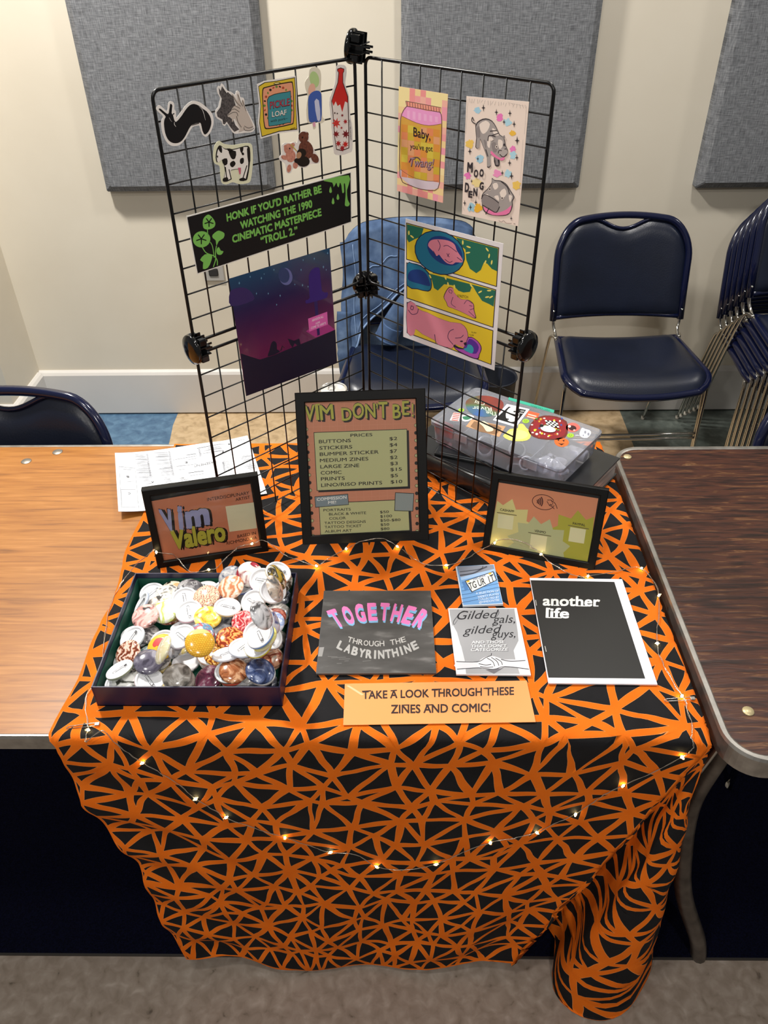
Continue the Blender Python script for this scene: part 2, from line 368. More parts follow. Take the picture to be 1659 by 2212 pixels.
# ================================================================ STACKING CHAIRS
vinyl = noise_mat('navy_vinyl', [(.3, '#0d1322'), (.7, '#141b2e')], 6, .34, bump=.12, bscale=220, spec=.5)
rimm = mat('navy_plastic_rim', '#0d1330', .16, spec=.6)
chrome = mat('chrome', '#c9c5bd', .12, 1.0)
BW, ZB, ZT = .222, .505, .822
def back_y(x, z):
    return .028 + .085 * (z - ZB) / (ZT - ZB) + .030 * (1 - (x / BW) ** 2)
def back_top(x, w=BW, zt=ZT):
    a = abs(x) / w; c = .36
    z = zt - .022 * a * a
    if a > 1 - c:
        q = (a - (1 - c)) / c; z -= .105 * (1 - math.sqrt(max(0, 1 - q * q)))
    return z
def make_chair(label, group=None, loc=(0, 0, 0), rz=0):
    t = empty('stacking_chair', loc, rz, label, 'chair', group)
    # backrest: vinyl pad dished below a hand slot
    wi = BW - .007
    def ptop(x):
        z = back_top(x, wi, ZT - .009)
        a = abs(x)
        if a < .095: z -= .036 * (.5 + .5 * math.cos(PI * a / .095)) ** .7
        return z
    b = MB()
    def pad(side):
        def fn(u, v):
            uu = math.sin((u - .5) * PI) ; x = uu * wi
            z0 = ZB - .004 + .008 * (abs(uu) ** 6); z1 = ptop(x); z = z0 + (z1 - z0) * v
            e = min(1, (1 - abs(uu)) * 6) ** .5 * min(1, v * 9, (1 - v) * 9) ** .5
            return Vector((x, back_y(x, z) + (-.016 * e if side else .008), z))
        return fn
    b.grid(pad(1), 28, 22); b.grid(pad(0), 28, 22)
    b.build('backrest_pad', vinyl, t, weld=0)
    b = MB(); pts = []
    for k in range(41):
        x = -BW * math.cos(PI * k / 40); z = back_top(x); pts.append((x, back_y(x, z) - .004, z))
    rim = [(-BW, back_y(-BW, ZB), ZB - .008), (-BW, back_y(-BW, ZB + .1), ZB + .1)] + pts + [(BW, back_y(BW, ZB + .1), ZB + .1), (BW, back_y(BW, ZB), ZB - .008)]
    b.tube(rim, .0115, 10)
    b.tube([(x, back_y(x, ZB) + .002, ZB + .002) for x in np.linspace(-BW, BW, 13)], .009, 8)
    b.tube([(x, back_y(x, ptop(x)) - .003, ptop(x) + .004) for x in np.linspace(-.095, .095, 17)], .006, 8)
    b.build('backrest_rim', rimm, t)
    # seat
    def seat_w(v): return .205 + .026 * min(1, v * 1.3)
    def out(v): # v 0 back .. 1 front
        return -.005 - .345 * v
    def seat(zoff, inset):
        def fn(u, v):
            uu = math.sin((u - .5) * PI); w = seat_w(v) - inset
            q = max(0, (v - .72) / .28); w *= math.sqrt(max(0, 1 - .36 * q ** 3))
            x = uu * w; y = out(v) - .018 * (1 - uu * uu) * v + (inset * .7 * (.5 - v))
            e = min(1, (1 - abs(uu)) * 7) ** .5 * min(1, v * 9, (1 - v) * 7) ** .5
            z = .448 + zoff * e - .022 * max(0, (v - .75) / .25) ** 2 - .010 * (1 - uu * uu)
            return Vector((x, y, z))
        return fn
    b = MB(); b.grid(seat(.024, .008), 26, 24); b.grid(seat(-.006, .008), 26, 24); b.build('seat_pad', vinyl, t)
    b = MB(); fs = seat(0, 0); ring = [fs(0, v) for v in np.linspace(0, 1, 20)] + [fs(u, 1) for u in np.linspace(.05, .95, 22)] + [fs(1, v) for v in np.linspace(1, 0, 20)] + [fs(u, 0) for u in np.linspace(.95, .05, 12)]
    b.tube([p + Vector((0, 0, -.006)) for p in ring], .0125, 10, closed=True); b.build('seat_rim', rimm, t)
    # chrome rod frame
    for s in (-1, 1):
        b = MB(); b.tube(catmull([(s * .226, -.285, .440), (s * .231, -.300, .40), (s * .233, -.305, .22), (s * .235, -.312, .006)], 5), .0055, 8)
        b.tube(catmull([(s * .222, -.250, .440), (s * .227, -.285, .39), (s * .2325, -.294, .22), (s * .235, -.301, .006)], 5), .0050, 8); b.build('leg', chrome, t)
        b = MB(); b.tube(catmull([(s * .214, -.02, .452), (s * .224, .012, .448), (s * .228, .035, .40), (s * .226, .11, .20), (s * .222, .178, .006)], 5), .0055, 8); b.build('leg', chrome, t)
        b = MB(); b.tube(catmull([(s * BW, back_y(BW, ZB) + .002, ZB + .03), (s * .220, .028, .49), (s * .214, .010, .462), (s * .212, -.04, .446), (s * .216, -.15, .440), (s * .226, -.285, .432)], 5), .0055, 8); b.build('side_rail', chrome, t)
        b = MB(); b.lathe([(.008, 0), (.0085, .004), (.008, .014)], 10, (s * .235, -.3065, 0)); b.build('glide', mat('clear_glide', '#b9b4a8', .2), t)
        b = MB(); b.lathe([(.007, 0), (.0075, .004), (.007, .014)], 10, (s * .222, .178, 0)); b.build('glide', mat('clear_glide', '#b9b4a8', .2), t)
    for dz in (.235, .218):
        b = MB(); b.tube([(x, -.303 - .020 * (1 - (x / .233) ** 2), dz + .010 * (1 - (x / .233) ** 2)) for x in np.linspace(-.233, .233, 15)], .0048, 8); b.build('stretcher', chrome, t)
    return t
G = 'navy vinyl stacking chairs with chrome frames'
chair0 = make_chair('navy vinyl stacking chair standing alone by the wall, right of the wire grid', G, (.763, 1.895, 0), R_(1))
def place(label, loc, rz=0, group=G):
    c = copy_tree(chair0); c.location = loc; c.rotation_euler = (0, 0, rz); c['label'] = label; c['group'] = group; return c
place('navy vinyl stacking chair behind the wire grid with a denim jacket on its back', (.052, 1.842, 0), R_(-1))
place('navy vinyl stacking chair tucked behind the honey oak table at the left edge', (-.87, .718, 0), R_(0))
place('navy vinyl stacking chair tucked behind the dark worn table at the right edge', (1.01, .712, 0), R_(0))
ordn = ['lowest and rearmost chair, against the wall', 'second chair up', 'third chair up', 'fourth chair up', 'fifth chair up', 'topmost and nearest chair']
for k in range(6):
    place('navy vinyl chair in the stack at right, %s' % ordn[k], (1.345, 1.905 - .0355 * k, .0 + .0300 * k), R_(1), 'stacked navy chairs at the right')

# ---------------------------------------------------------------- bin beside the centre chair
b = MB(); b.lathe([(.060, 0), (.066, .01), (.078, .34), (.082, .345), (.080, .35), (.074, .34), (.060, .02), (0, .02)], 28)
tag(b.build('waste_bin', mat('dark_navy_bin', '#151a26', .5), loc=(.335, 1.80, 0)), 'small dark round bin on the floor right of the jacket chair', 'bin')

# ---------------------------------------------------------------- denim jacket over the centre chair
denim = noise_mat('washed_denim', [(.28, '#303f58'), (.5, '#4b5f7e'), (.72, '#6d829f')], 14, .9, 9, (1, 1, 1), .25, bscale=900, spec=.1)
seam = mat('denim_seam', '#7f97ba', .9, spec=.1)
jk = empty('denim_jacket', (.052, 1.842, 0), R_(-1), 'light blue denim jacket draped over the back of the middle navy chair', 'jacket')
def jtop(x):
    return back_top(max(-.222, min(.222, x * .97)), .235, ZT + .016)
def jacket(side):
    def fn(u, v):
        x = -.243 + .445 * u
        zt = jtop(x)
        if side:
            lowz = interp(x, [(-.243, .40), (-.215, .395), (-.18, .50), (-.12, .545), (-.06, .60), (.0, .655), (.05, .70), (.09, .735), (.2, .755)])
        else: lowz = interp(x, [(-.243, .40), (-.2, .36), (.2, .36)])
        z = zt + (lowz - zt) * v
        fold = .010 * math.sin(38 * x + 9 * z + 2 * math.sin(11 * z)) * min(1, v * 2.2) + .004 * math.sin(70 * x - 22 * z) * v
        edge = max(0, (abs(x + .0205) - .19) / .033)
        yb = back_y(max(-.222, min(.222, x)), z)
        y = yb + ((-.030 - .010 * v - fold) if side else (.030 + .02 * v + fold))
        y = y * 1.0 + ((.026 * min(1, edge) ** 2) if side else (-.018 * min(1, edge) ** 2))
        if v < .06: y += (yb - y) * (1 - v / .06) * .9
        return Vector((x + .004 * math.sin(30 * z), y, z))
    return fn
b = MB(); b.grid(jacket(1), 44, 40); b.grid(jacket(0), 30, 24); b.build('body', denim, jk, weld=.0015)
b = MB(); fn = jacket(1)
b.tube([fn(u, .98) + Vector((0, -.003, 0)) for u in np.linspace(.06, .97, 36)], .0035, 6)
b.tube([fn(u, .90) + Vector((0, -.002, 0)) for u in np.linspace(.12, .97, 36)], .0016, 5)
b.tube([fn(.12 + .30 * k / 14, .44 + .02 * math.sin(k)) + Vector((0, -.002, 0)) for k in range(15)], .0016, 5)
b.tube([fn(.10, v) + Vector((0, -.002, 0)) for v in np.linspace(.1, .95, 20)], .0014, 5)
b.build('seam', seam, jk)
b = MB(); b.tube(catmull([(.09, -.005, .745), (.05, -.032, .70), (.0, -.045, .645), (-.045, -.05, .585), (-.075, -.05, .535)], 6), [.030] * 9 + [.034] * 8 + [.036] * 8, 12); b.build('sleeve', denim, jk)
b = MB(); b.tube(catmull([(-.070, -.05, .545), (-.082, -.05, .520), (-.092, -.052, .495)], 6), .0385, 12); b.tube(catmull([(-.090, -.052, .500), (-.093, -.052, .494)], 2), .0405, 12); b.build('cuff', noise_mat('dark_denim', [(.3, '#33496b'), (.7, '#536d95')], 18, .9), jk)
b = MB(); b.tube(catmull([(-.235, .02, .56), (-.238, -.01, .48), (-.232, -.02, .40), (-.225, -.03, .33), (-.222, -.03, .27)], 6), [.026] * 10 + [.030] * 15, 12); b.build('sleeve', denim, jk)
b = MB(); b.tube(catmull([(.235, .05, .50), (.246, .04, .46), (.250, .03, .42), (.252, .03, .385)], 6), .018, 10); b.build('hem_corner', denim, jk)

# ================================================================ TABLECLOTH (cut-triangle print, draped)
random.seed(11)
CT = .7440; SX0, SW, SU = -.490, .92, .30; T1 = .757; VM = .735; RB = .014
CRN = Vector((.431, -.013))
SC = catmull([(.205, -.012, 0), (.2115, -.006, 0), (.218, .010, 0), (.232, .036, 0), (.268, .072, 0), (.306, .058, 0), (.297, .0, 0), (.298, -.052, 0), (.328, -.082, 0), (.385, -.088, 0), (.437, -.066, 0), (.477, -.015, 0), (.487, .04, 0), (.474, .10, 0), (.452, .14, 0)], 6)
def cone_dir(a):
    q = max(0, min(.9999, a)) * (len(SC) - 1); i = int(q); p = SC[i].lerp(SC[i + 1], q - i)
    return Vector((p.x - CRN.x, p.y - CRN.y)) / .74
XL = [(0, -.488), (.05, -.487), (.155, -.484), (.25, -.462), (.35, -.440), (.51, -.436), (.67, -.412), (.8, -.39)]
def wob(s, t):
    return .0012 * math.sin(61 * s + 3 * math.sin(23 * t)) * math.sin(53 * t + 2 * math.sin(31 * s))
def drape(s, t):
    s += wob(s, t + .3) * 1.5; t += wob(t * 1.1, s) * 1.5
    s = min(max(s, 0), SW + SU); t = min(max(t, 0), T1 + VM)
    u = s - SW
    zt = CT + .0006 * math.sin(17 * s + 9 * t) * math.sin(21 * t)
    x = SX0 + s
    hem = max(0, 1 - s / .07)
    x += hem * (.005 * math.sin(13 * t + 1) + .003 * math.sin(31 * t))
    zt += hem * .0025 * max(0, math.sin(16 * t + 2 * math.sin(9 * t)))
    lf = max(0, 1 - s / .3) * max(0, 1 - abs(t - .72) / .12); zt += lf * .003 * max(0, math.sin(70 * s + 25 * t))
    if t <= T1 - RB * .5:
        y = T1 - t
        if u <= 0: return Vector((x, y, zt))
        rb = .005
        if u < rb * 1.57: q = u / rb; return Vector((SX0 + SW + rb * math.sin(q), y, zt - rb * (1 - math.cos(q))))
        return Vector((SX0 + SW + rb, y, zt - rb - (u - rb * 1.57)))
    v = t - (T1 - RB * .5)
    if u <= 0:
        ang = v / RB
        if ang < PI / 2: y = RB * .5 - RB * math.sin(ang); z = zt - RB * (1 - math.cos(ang)); dv = RB * (1 - math.cos(ang))
        else:
            dv = RB + (v - RB * PI / 2); y = -RB * .5; z = zt - dv
        hemz = interp(s, [(0, .925), (.1, .925), (.25, .985), (.42, 1.0), (.6, .99), (.80, .965), (.92, .935)])
        z = zt - dv * hemz; dn = dv * hemz
        xl = interp(dn, XL); xr = CRN.x - (.226 / .74) * dn; k = s / SW
        x = x * (1 - min(1, dv / .02)) + (xl + (xr - xl) * k) * min(1, dv / .02)
        amp = min(1, dv / .5)
        y += -.006 * amp * math.sin(5.5 * k * PI + 1.0) * k - .004 * amp * math.sin(17 * k + 12 * dv)
        # creases pulled in from the left edge
        lw = max(0, 1 - k / .38); y += -.0055 * lw * min(1, dv / .12) * math.sin(46 * (dv - .75 * s) + 1.5 * math.sin(9 * s))
        y += -.003 * amp * math.sin(60 * dv + 8 * k) * max(0, dv - .5) * 4
        fe = max(0, (k - .9) / .1); y += .0 - .004 * fe * amp
        if fe > 0: y = y * (1 - fe ** 2) + (CRN.y + cone_dir(0).y * dn - .001) * fe ** 2
        return Vector((x, y, max(.004, z)))
    a = u / SU
    d = math.sqrt(u * u * .55 + v * v) * interp(a, [(0, .935), (.3, .95), (.42, .98), (.56, 1.015), (.75, .975), (1, .93)])
    D = cone_dir(a); vv = min(v, .74)
    p = CRN + D * vv
    ph = math.sin(11 * a * PI + 6 * v) * .004 * min(1, v / .3) + .003 * math.sin(40 * v + 13 * a) * min(1, v / .3)
    nrm = (D.normalized() if D.length > 1e-4 else Vector((1, 0)))
    p = p + Vector((nrm.y, -nrm.x)) * ph * .6 + nrm * ph
    return Vector((p.x, p.y, max(.004, CT - d)))
def cloth():
    W_, H_ = SW + SU, T1 + VM; st = .058
    nx, ny = int(W_ / st), int(H_ / (st * .88)); pts = []
    for j in range(ny + 1):
        for i in range(nx + 1 + (j % 2)):
            x = (i - .5 * (j % 2)) * W_ / nx; y = j * H_ / ny
            bx = x <= 1e-4 or x >= W_ - 1e-4; by = j in (0, ny)
            x = min(max(x, 0), W_); 
            if not (i == 0 or i == nx + (j % 2)): x += random.uniform(-.42, .42) * st
            if not by: y += random.uniform(-.42, .42) * st * .88
            if abs(x - SW) < .024 and y > T1 - .06: continue
            pts.append(Vector((min(max(x, 0), W_), min(max(y, 0), H_))))
    n0 = len(pts); pts += [Vector((SW, y)) for y in np.linspace(T1 - .02, H_ - .0005, 15)]      # a seam of points along the hanging fold
    vs, es, fs = delaunay_2d_cdt(pts, [(n0 + k, n0 + k + 1) for k in range(14)], [], 0, 1e-6)[:3]
    N = 7; V = []; F = []; M = []
    def addv(p): V.append(p); return len(V) - 1
    for f3 in fs:
        P = [vs[i] for i in f3]
        A2 = (P[1] - P[0]).cross(P[2] - P[0]) if hasattr(P[0], 'cross') else 0
        if abs(A2) < 2e-5: continue
        L = [(P[(k + 2) % 3] - P[(k + 1) % 3]).length for k in range(3)]
        inr = abs(A2) / sum(L); inc = (P[0] * L[0] + P[1] * L[1] + P[2] * L[2]) / sum(L)
        ins = random.choice([random.uniform(.0030, .0045), random.uniform(.0042, .0064)])
        if ins > inr * .72: ins = inr * .55
        k1 = 1 - ins / inr; k0 = min(.999, 1 - (ins - .0005) / inr)
        wb = [random.uniform(-.05, .05) for _ in range(3)]
        kj = [random.uniform(.84, 1.0) for _ in range(3)]; th0 = random.uniform(-.11, .11) * min(1, inr / (max(L) * .27)) ** 3; c0, s0 = math.cos(th0), math.sin(th0)
        def edge(k, bend):
            Q = []; ring = []
            for p, kk in zip(P, kj):
                dv = (p - inc) * (k * (kk if bend else 1))
                if bend: dv = Vector((dv.x * c0 - dv.y * s0, dv.x * s0 + dv.y * c0))
                Q.append(inc + dv)
            for e in range(3):
                a, c = Q[e], Q[(e + 1) % 3]; mid = inc - (a + c) / 2
                for q in range(N): tt = q / N; ring.append(a.lerp(c, tt) + mid * (wb[e] * 4 * tt * (1 - tt) * bend))
            return ring
        r0, r1, r2 = edge(1, 0), edge(k0, 1), edge(k1, 1)
        i0 = [addv(p) for p in r0]; i1 = [addv(p) for p in r1]; i2 = [addv(p) for p in r2]; n = 3 * N
        for q in range(n):
            F.append([i0[q], i0[(q + 1) % n], i1[(q + 1) % n], i1[q]]); M.append(0)
            F.append([i1[q], i1[(q + 1) % n], i2[(q + 1) % n], i2[q]]); M.append(1)
        prev = i2
        for kk in (.66, .33):
            cur = [addv(inc + (V[a] - inc) * kk) for a in i2]
            for q in range(n): F.append([prev[q], prev[(q + 1) % n], cur[(q + 1) % n], cur[q]]); M.append(2)
            prev = cur
        c = addv(inc)
        for q in range(n): F.append([prev[q], prev[(q + 1) % n], c]); M.append(2)
    b = MB(); b.v = [tuple(drape(p.x, p.y)) for p in V]; b.f = F; b.m = M; b.sm = [True] * len(F)
    org = noise_mat('orange_cotton', [(.3, '#d9650f'), (.7, '#e37017')], 20, .85, bump=.15, bscale=600, spec=.15)
    pale = mat('pale_orange_print_edge', '#e08a48', .85, spec=.15)
    blk = noise_mat('black_print', [(.3, '#121113'), (.7, '#1b1a1c')], 20, .8, bump=.15, bscale=600, spec=.2)
    o = b.build('tablecloth', [org, pale, blk], fix=True, weld=2e-5)
    tag(o, 'orange tablecloth printed with black triangles, hanging to the floor at the front', 'tablecloth')
cloth()
# ================================================================ FLAT ARTWORK BUILDER
def smat(name):
    o, ex, ey, H = SURF[name]; ex = Vector(ex); ey = Vector(ey); ez = ex.cross(ey)
    return Matrix(((ex.x, ey.x, ez.x, o[0]), (ex.y, ey.y, ez.y, o[1]), (ex.z, ey.z, ez.z, o[2]), (0, 0, 0, 1)))
_glyphs = {}
def glyphs(s, bold=0.0, res=3):
    """flat letter shapes of a line of text: vertices, faces, width; bold strokes are thickened by overlapping copies"""
    k = (s, bold, res)
    if k not in _glyphs:
        if (s, 0, res) in _glyphs: v, f_ = _glyphs[(s, 0, res)][:2]
        else:
            cu = bpy.data.curves.new('lettering', 'FONT'); cu.body = s; cu.size = 1; cu.resolution_u = res; cu.fill_mode = 'FRONT'
            ob = bpy.data.objects.new('lettering', cu); COL.objects.link(ob)
            dg = bpy.context.evaluated_depsgraph_get(); dg.update(); me = bpy.data.meshes.new_from_object(ob.evaluated_get(dg))
            v = [(p.co.x, p.co.y) for p in me.vertices]; f_ = [list(p.vertices) for p in me.polygons]
            bpy.data.objects.remove(ob); bpy.data.curves.remove(cu); bpy.data.meshes.remove(me)
            _glyphs[(s, 0, res)] = (v, f_, min(p[0] for p in v), max(p[0] for p in v))
        if bold > 0:
            n = len(v); V = []; F = []
            for q in range(4):
                dx, dy = bold * math.cos(q * PI / 2 + .6), bold * math.sin(q * PI / 2 + .6)
                V += [(x + dx, y + dy) for x, y in v]; F += [[i + q * n for i in f] for f in f_]
            v, f_ = V, F
        _glyphs[k] = (v, f_, min(p[0] for p in v), max(p[0] for p in v))
    return _glyphs[k]
LAYER = .0001
class Art:
    """layers of flat printed shapes on a thin sheet; drawing coordinates are mapped onto the sheet's own plane"""
    def __init__(s, surf, crop):
        s.surf = surf; s.H = np.array(SURF[surf][3]).reshape(3, 3); s.crop = crop; s.items = []; s.cols = []; s.lay = 1
    def loc(s, x, y):
        ox, oy, k = s.crop; v = s.H @ np.array([ox + x * k, oy + y * k, 1]); return (v[0] / v[2], v[1] / v[2])
    def ci(s, col):
        m = col if not isinstance(col, str) else ink(col)
        if m not in s.cols: s.cols.append(m)
        return s.cols.index(m)
    def raw(s, pts, faces, col, L):
        if L is None: s.lay += .12; L = s.lay
        else: s.lay = max(s.lay, L)
        s.items.append(([s.loc(*p) for p in pts], faces, s.ci(col), L * LAYER)); return s
    def poly(s, pts, col, L=None, smooth=0):
        if smooth: pts = [(p.x, p.y) for p in catmull([(x, y, 0) for x, y in pts], smooth, True)]
        return s.raw(pts, [list(range(len(pts)))], col, L)
    def ell(s, cx, cy, rx, ry, col, L=None, rot=0, n=22):
        c, q = math.cos(R_(rot)), math.sin(R_(rot))
        return s.poly([(cx + rx * math.cos(a) * c - ry * math.sin(a) * q, cy + rx * math.cos(a) * q + ry * math.sin(a) * c) for a in np.linspace(0, 2 * PI, n, False)], col, L)
    def line(s, pts, w, col, L=None, smooth=0, taper=0, closed=False):
        if smooth: pts = [(p.x, p.y) for p in catmull([(x, y, 0) for x, y in pts], smooth, closed)]
        if closed: pts = list(pts) + [pts[0], pts[1]]
        n = len(pts); vs = []
        for i, p in enumerate(pts):
            a = pts[max(0, i - 1)]; c = pts[min(n - 1, i + 1)]; dx, dy = c[0] - a[0], c[1] - a[1]; l = math.hypot(dx, dy) or 1
            ww = w / 2 * (1 - taper * abs(2 * i / (n - 1) - 1)); vs += [(p[0] - dy / l * ww, p[1] + dx / l * ww), (p[0] + dy / l * ww, p[1] - dx / l * ww)]
        return s.raw(vs, [[2 * i, 2 * i + 1, 2 * i + 3, 2 * i + 2] for i in range(n - 1)], col, L)
    def text(s, t, p0, p1, up, col, L=None, bold=.0, arc=0.0, grow=0.0, fit=True, off=(0, 0)):
        """lettering from baseline point p0 to p1; up = cap-height vector; arc bends the baseline, grow swells the ends"""
        v, f_, a, b = glyphs(t, bold); w = (b - a) or 1; out = []
        for x, y in v:
            q = (x - a) / w; m = 4 * q * (1 - q); h = y / .70 * (1 + grow * (1 - m))
            out.append((p0[0] + (p1[0] - p0[0]) * q + up[0] * h + off[0], p0[1] + (p1[1] - p0[1]) * q + up[1] * h - arc * m + off[1]))
        s.raw(out, f_, col, L)
        if bold > 0: p_, f2, c_, z_ = s.items[-1]; n4 = len(p_) // 4; s.items[-1] = (p_, f2, c_, [z_ + 6e-6 * (i // n4) for i in range(len(p_))])
        return s
    def star(s, x, y, r, col, L=None, asp=1.5):
        return s.poly([(x, y - r * asp), (x + r * .25, y - r * .3), (x + r, y), (x + r * .25, y + r * .3), (x, y + r * asp), (x - r * .25, y + r * .3), (x - r, y), (x - r * .25, y - r * .3)], col, L)
    def build(s, name, base, basecol, thick=.0004, parent=None, lift=0.0, curl=None):
        B = [s.loc(*p) for p in base]
        ar = sum(B[i][0] * B[(i + 1) % len(B)][1] - B[(i + 1) % len(B)][0] * B[i][1] for i in range(len(B)))
        if ar < 0: B = B[::-1]
        cx = sum(p[0] for p in B) / len(B); cy = sum(p[1] for p in B) / len(B)
        b = MB(); bi = s.ci(basecol)
        b.prism([(x - cx, y - cy) for x, y in B], 0, thick, bi)
        for pts, faces, c, z in s.items:
            zz = z if isinstance(z, list) else [z] * len(pts); b.put([(p[0] - cx, p[1] - cy, thick + q) for p, q in zip(pts, zz)], faces, c, False)
        if curl: b.v = [curl(*p) for p in b.v]
        o = b.build(name, s.cols, fix=False)
        me = o.data; bm = bmesh.new(); bm.from_mesh(me); bm.normal_update()
        bmesh.ops.reverse_faces(bm, faces=[f for f in bm.faces if f.normal.z < 0 and f.calc_center_median().z > thick * .9]); bm.to_mesh(me); bm.free()
        M = smat(s.surf) @ Matrix.Translation((cx, cy, lift))
        if parent: o.parent = parent; o.matrix_world = M if parent.matrix_world == Matrix() else M
        else: o.matrix_world = M
        return o

# ================================================================ WIRE GRID DISPLAY
black_wire = mat('black_powder_coat', '#070708', .32, .0, .4)
GWD, GHT, GGAP = .3582, .3622, .0162
def grid_panel(surf, sx, z0, label):
    t = empty('wire_grid_panel', (0, 0, 0), 0, label, 'wire grid', 'black wire grid panels of the standing display')
    x0 = -GWD if sx < 0 else 0.0
    t.matrix_world = smat(surf) @ Matrix.Translation((x0 + GWD / 2, z0, 0))
    b = MB(); b.tube([(x, y + GHT / 2, 0) for x, y in rrect(GWD - .005, GHT - .005, .011, 5)], .0026, 8, closed=True); b.build('frame', black_wire, t)
    b = MB()
    for k in range(1, 9):
        x = -GWD / 2 + GWD * k / 9; b.tube([(x, .003, .0012), (x, GHT - .003, .0012)], .00125, 6)
    for k in range(1, 9):
        y = GHT * k / 9; b.tube([(-GWD / 2 + .003, y, -.0012), (GWD / 2 - .003, y, -.0012)], .00125, 6)
    b.build('wire_mesh', black_wire, t)
    return t
grid_panel('GL0', -1, .0, 'black wire grid panel, lower left one, standing on the tablecloth')
grid_panel('GR0', 1, .0, 'black wire grid panel, lower right one, in front of the clear plastic case')
grid_panel('GL0', -1, GHT + GGAP, 'black wire grid panel, upper left one, holding the die-cut stickers')
grid_panel('GR0', 1, GHT + GGAP, 'black wire grid panel, upper right one, holding the art prints')
gloss_black = mat('glossy_black_plastic', '#060607', .12, spec=.6)
def connector(loc, xaxis, label, up=(0, 0, 1), r=.0245):
    """round snap connector: domed disc with ribbed clamp prongs behind it; local +x is the disc face"""
    t = empty('panel_connector', (0, 0, 0), 0, label, 'connector', 'black round connectors of the wire grid')
    x = Vector(xaxis).normalized(); z = Vector(up); z = (z - x * z.dot(x)).normalized(); y = z.cross(x)
    t.matrix_world = Matrix(((x.x, y.x, z.x, loc[0]), (x.y, y.y, z.y, loc[1]), (x.z, y.z, z.z, loc[2]), (0, 0, 0, 1)))
    b = MB(); RM = Matrix.Rotation(PI / 2, 4, 'Y'); b.lathe([(r, -.004), (r, 0), (r * .96, .002), (r * .6, .0045), (0, .0055)], 36, M=RM); b.build('disc', gloss_black, t)
    b = MB()
    for q in (-.0062, .0062):
        b.box((-.013, q, 0), (.020, .0022, r * 1.72), bev=.0008); b.box((-.013, 0, q), (.020, r * 1.72, .0022), bev=.0008)
    for sy in (-1, 1):
        for sz in (-1, 1):
            b.box((-.012, sy * .0135, sz * .0135), (.014, .0115, .0115), bev=.002)
    b.build('clamp_body', gloss_black, t)
    for (yy, zz) in ((.0062, .003), (-.0062, .003), (.0062, -.004), (-.0062, -.004)):
        b = MB(); b.box((-.028, yy, zz), (.012, .0018, .0035), bev=.0006); b.build('prong', gloss_black, t)
    return t
dL = Vector(SURF['GL0'][1]); dR = Vector(SURF['GR0'][1]); nL = dL.cross(Vector((0, 0, 1)))
def gp(surf, u, v, w=0): return smat(surf) @ Vector((u, v, w))
ymid = GHT + GGAP / 2
connector(gp('GL0', -GWD - .004, ymid), -dL, 'round black connector at the outer left edge of the wire grid')
connector(gp('GR0', GWD + .004, ymid), dR, 'round black connector at the outer right edge of the wire grid')
mc = (gp('GL0', .006, ymid) + gp('GR0', -.006, ymid)) / 2
connector(mc + Vector((.0, .012, 0)), (-.35, .94, 0), 'round black connector at the middle of the corner where the wire grids meet')
tc_ = (gp('GL0', .004, 2 * GHT + GGAP + .008) + gp('GR0', -.004, 2 * GHT + GGAP + .008)) / 2
connector(tc_ + Vector((-.014, .004, .004)), (-.93, .32, .12), 'round black connector on top of the corner of the wire grid')

# ---------------------------------------------------------------- stickers on the left wing
CA = (300, 60, .337553); CZ = (310, 100, .150693); CB = (740, 60, .301386); CD = (380, 450, .301386); CC = (780, 450, .277275)
white = '#efeae4'
G1 = 'die-cut stickers on the wire grid'
def sticker(name_label, art, base, basecol=white, smooth=3):
    if smooth: base = [(p.x, p.y) for p in catmull([(x, y, 0) for x, y in base], smooth, True)]
    return tag(art.build('die_cut_sticker', base, basecol), name_label, 'sticker', G1)
# slug
a = Art('GL', CZ)
a.poly([(218, 895), (245, 895), (330, 965), (360, 950), (378, 830), (395, 828), (410, 850), (400, 955), (420, 985), (440, 1060), (470, 1080), (540, 1000), (600, 910), (660, 845), (720, 825), (790, 850), (840, 890), (900, 930), (950, 1000), (970, 1080), (960, 1150), (930, 1220), (890, 1260), (865, 1255), (840, 1200), (820, 1110), (790, 1095), (700, 1120), (650, 1180), (600, 1280), (550, 1350), (490, 1385), (420, 1385), (360, 1350), (320, 1280), (300, 1200), (290, 1100), (300, 1040), (315, 1010), (290, 975), (225, 915)], '#131214', 1, 2)
a.line([(790, 860), (840, 910), (865, 980), (885, 1060)], 8, '#d9d6d0', 2, 4, .8).line([(365, 1020), (385, 1060), (405, 1078)], 8, '#8a8886', 2, 3).line([(440, 1085), (440, 1120), (462, 1152)], 9, '#dcd8d2', 2, 3, .5).line([(690, 1128), (795, 1100)], 16, '#5f5a58', 2)
a.line([(415, 975), (438, 962)], 14, '#131214', 2)
sticker('black slug die-cut sticker with white border, top left of the grid', a, [(180, 880), (210, 845), (245, 852), (320, 920), (342, 910), (352, 820), (378, 788), (420, 795), (440, 835), (438, 900), (462, 930), (465, 1000), (480, 1015), (540, 930), (600, 850), (660, 800), (720, 780), (800, 800), (860, 840), (930, 900), (985, 970), (1003, 1060), (995, 1140), (960, 1230), (910, 1290), (870, 1290), (830, 1240), (805, 1150), (780, 1135), (700, 1160), (650, 1240), (590, 1340), (520, 1410), (440, 1430), (370, 1410), (310, 1340), (270, 1240), (255, 1150), (252, 1070), (275, 1000), (195, 925)])
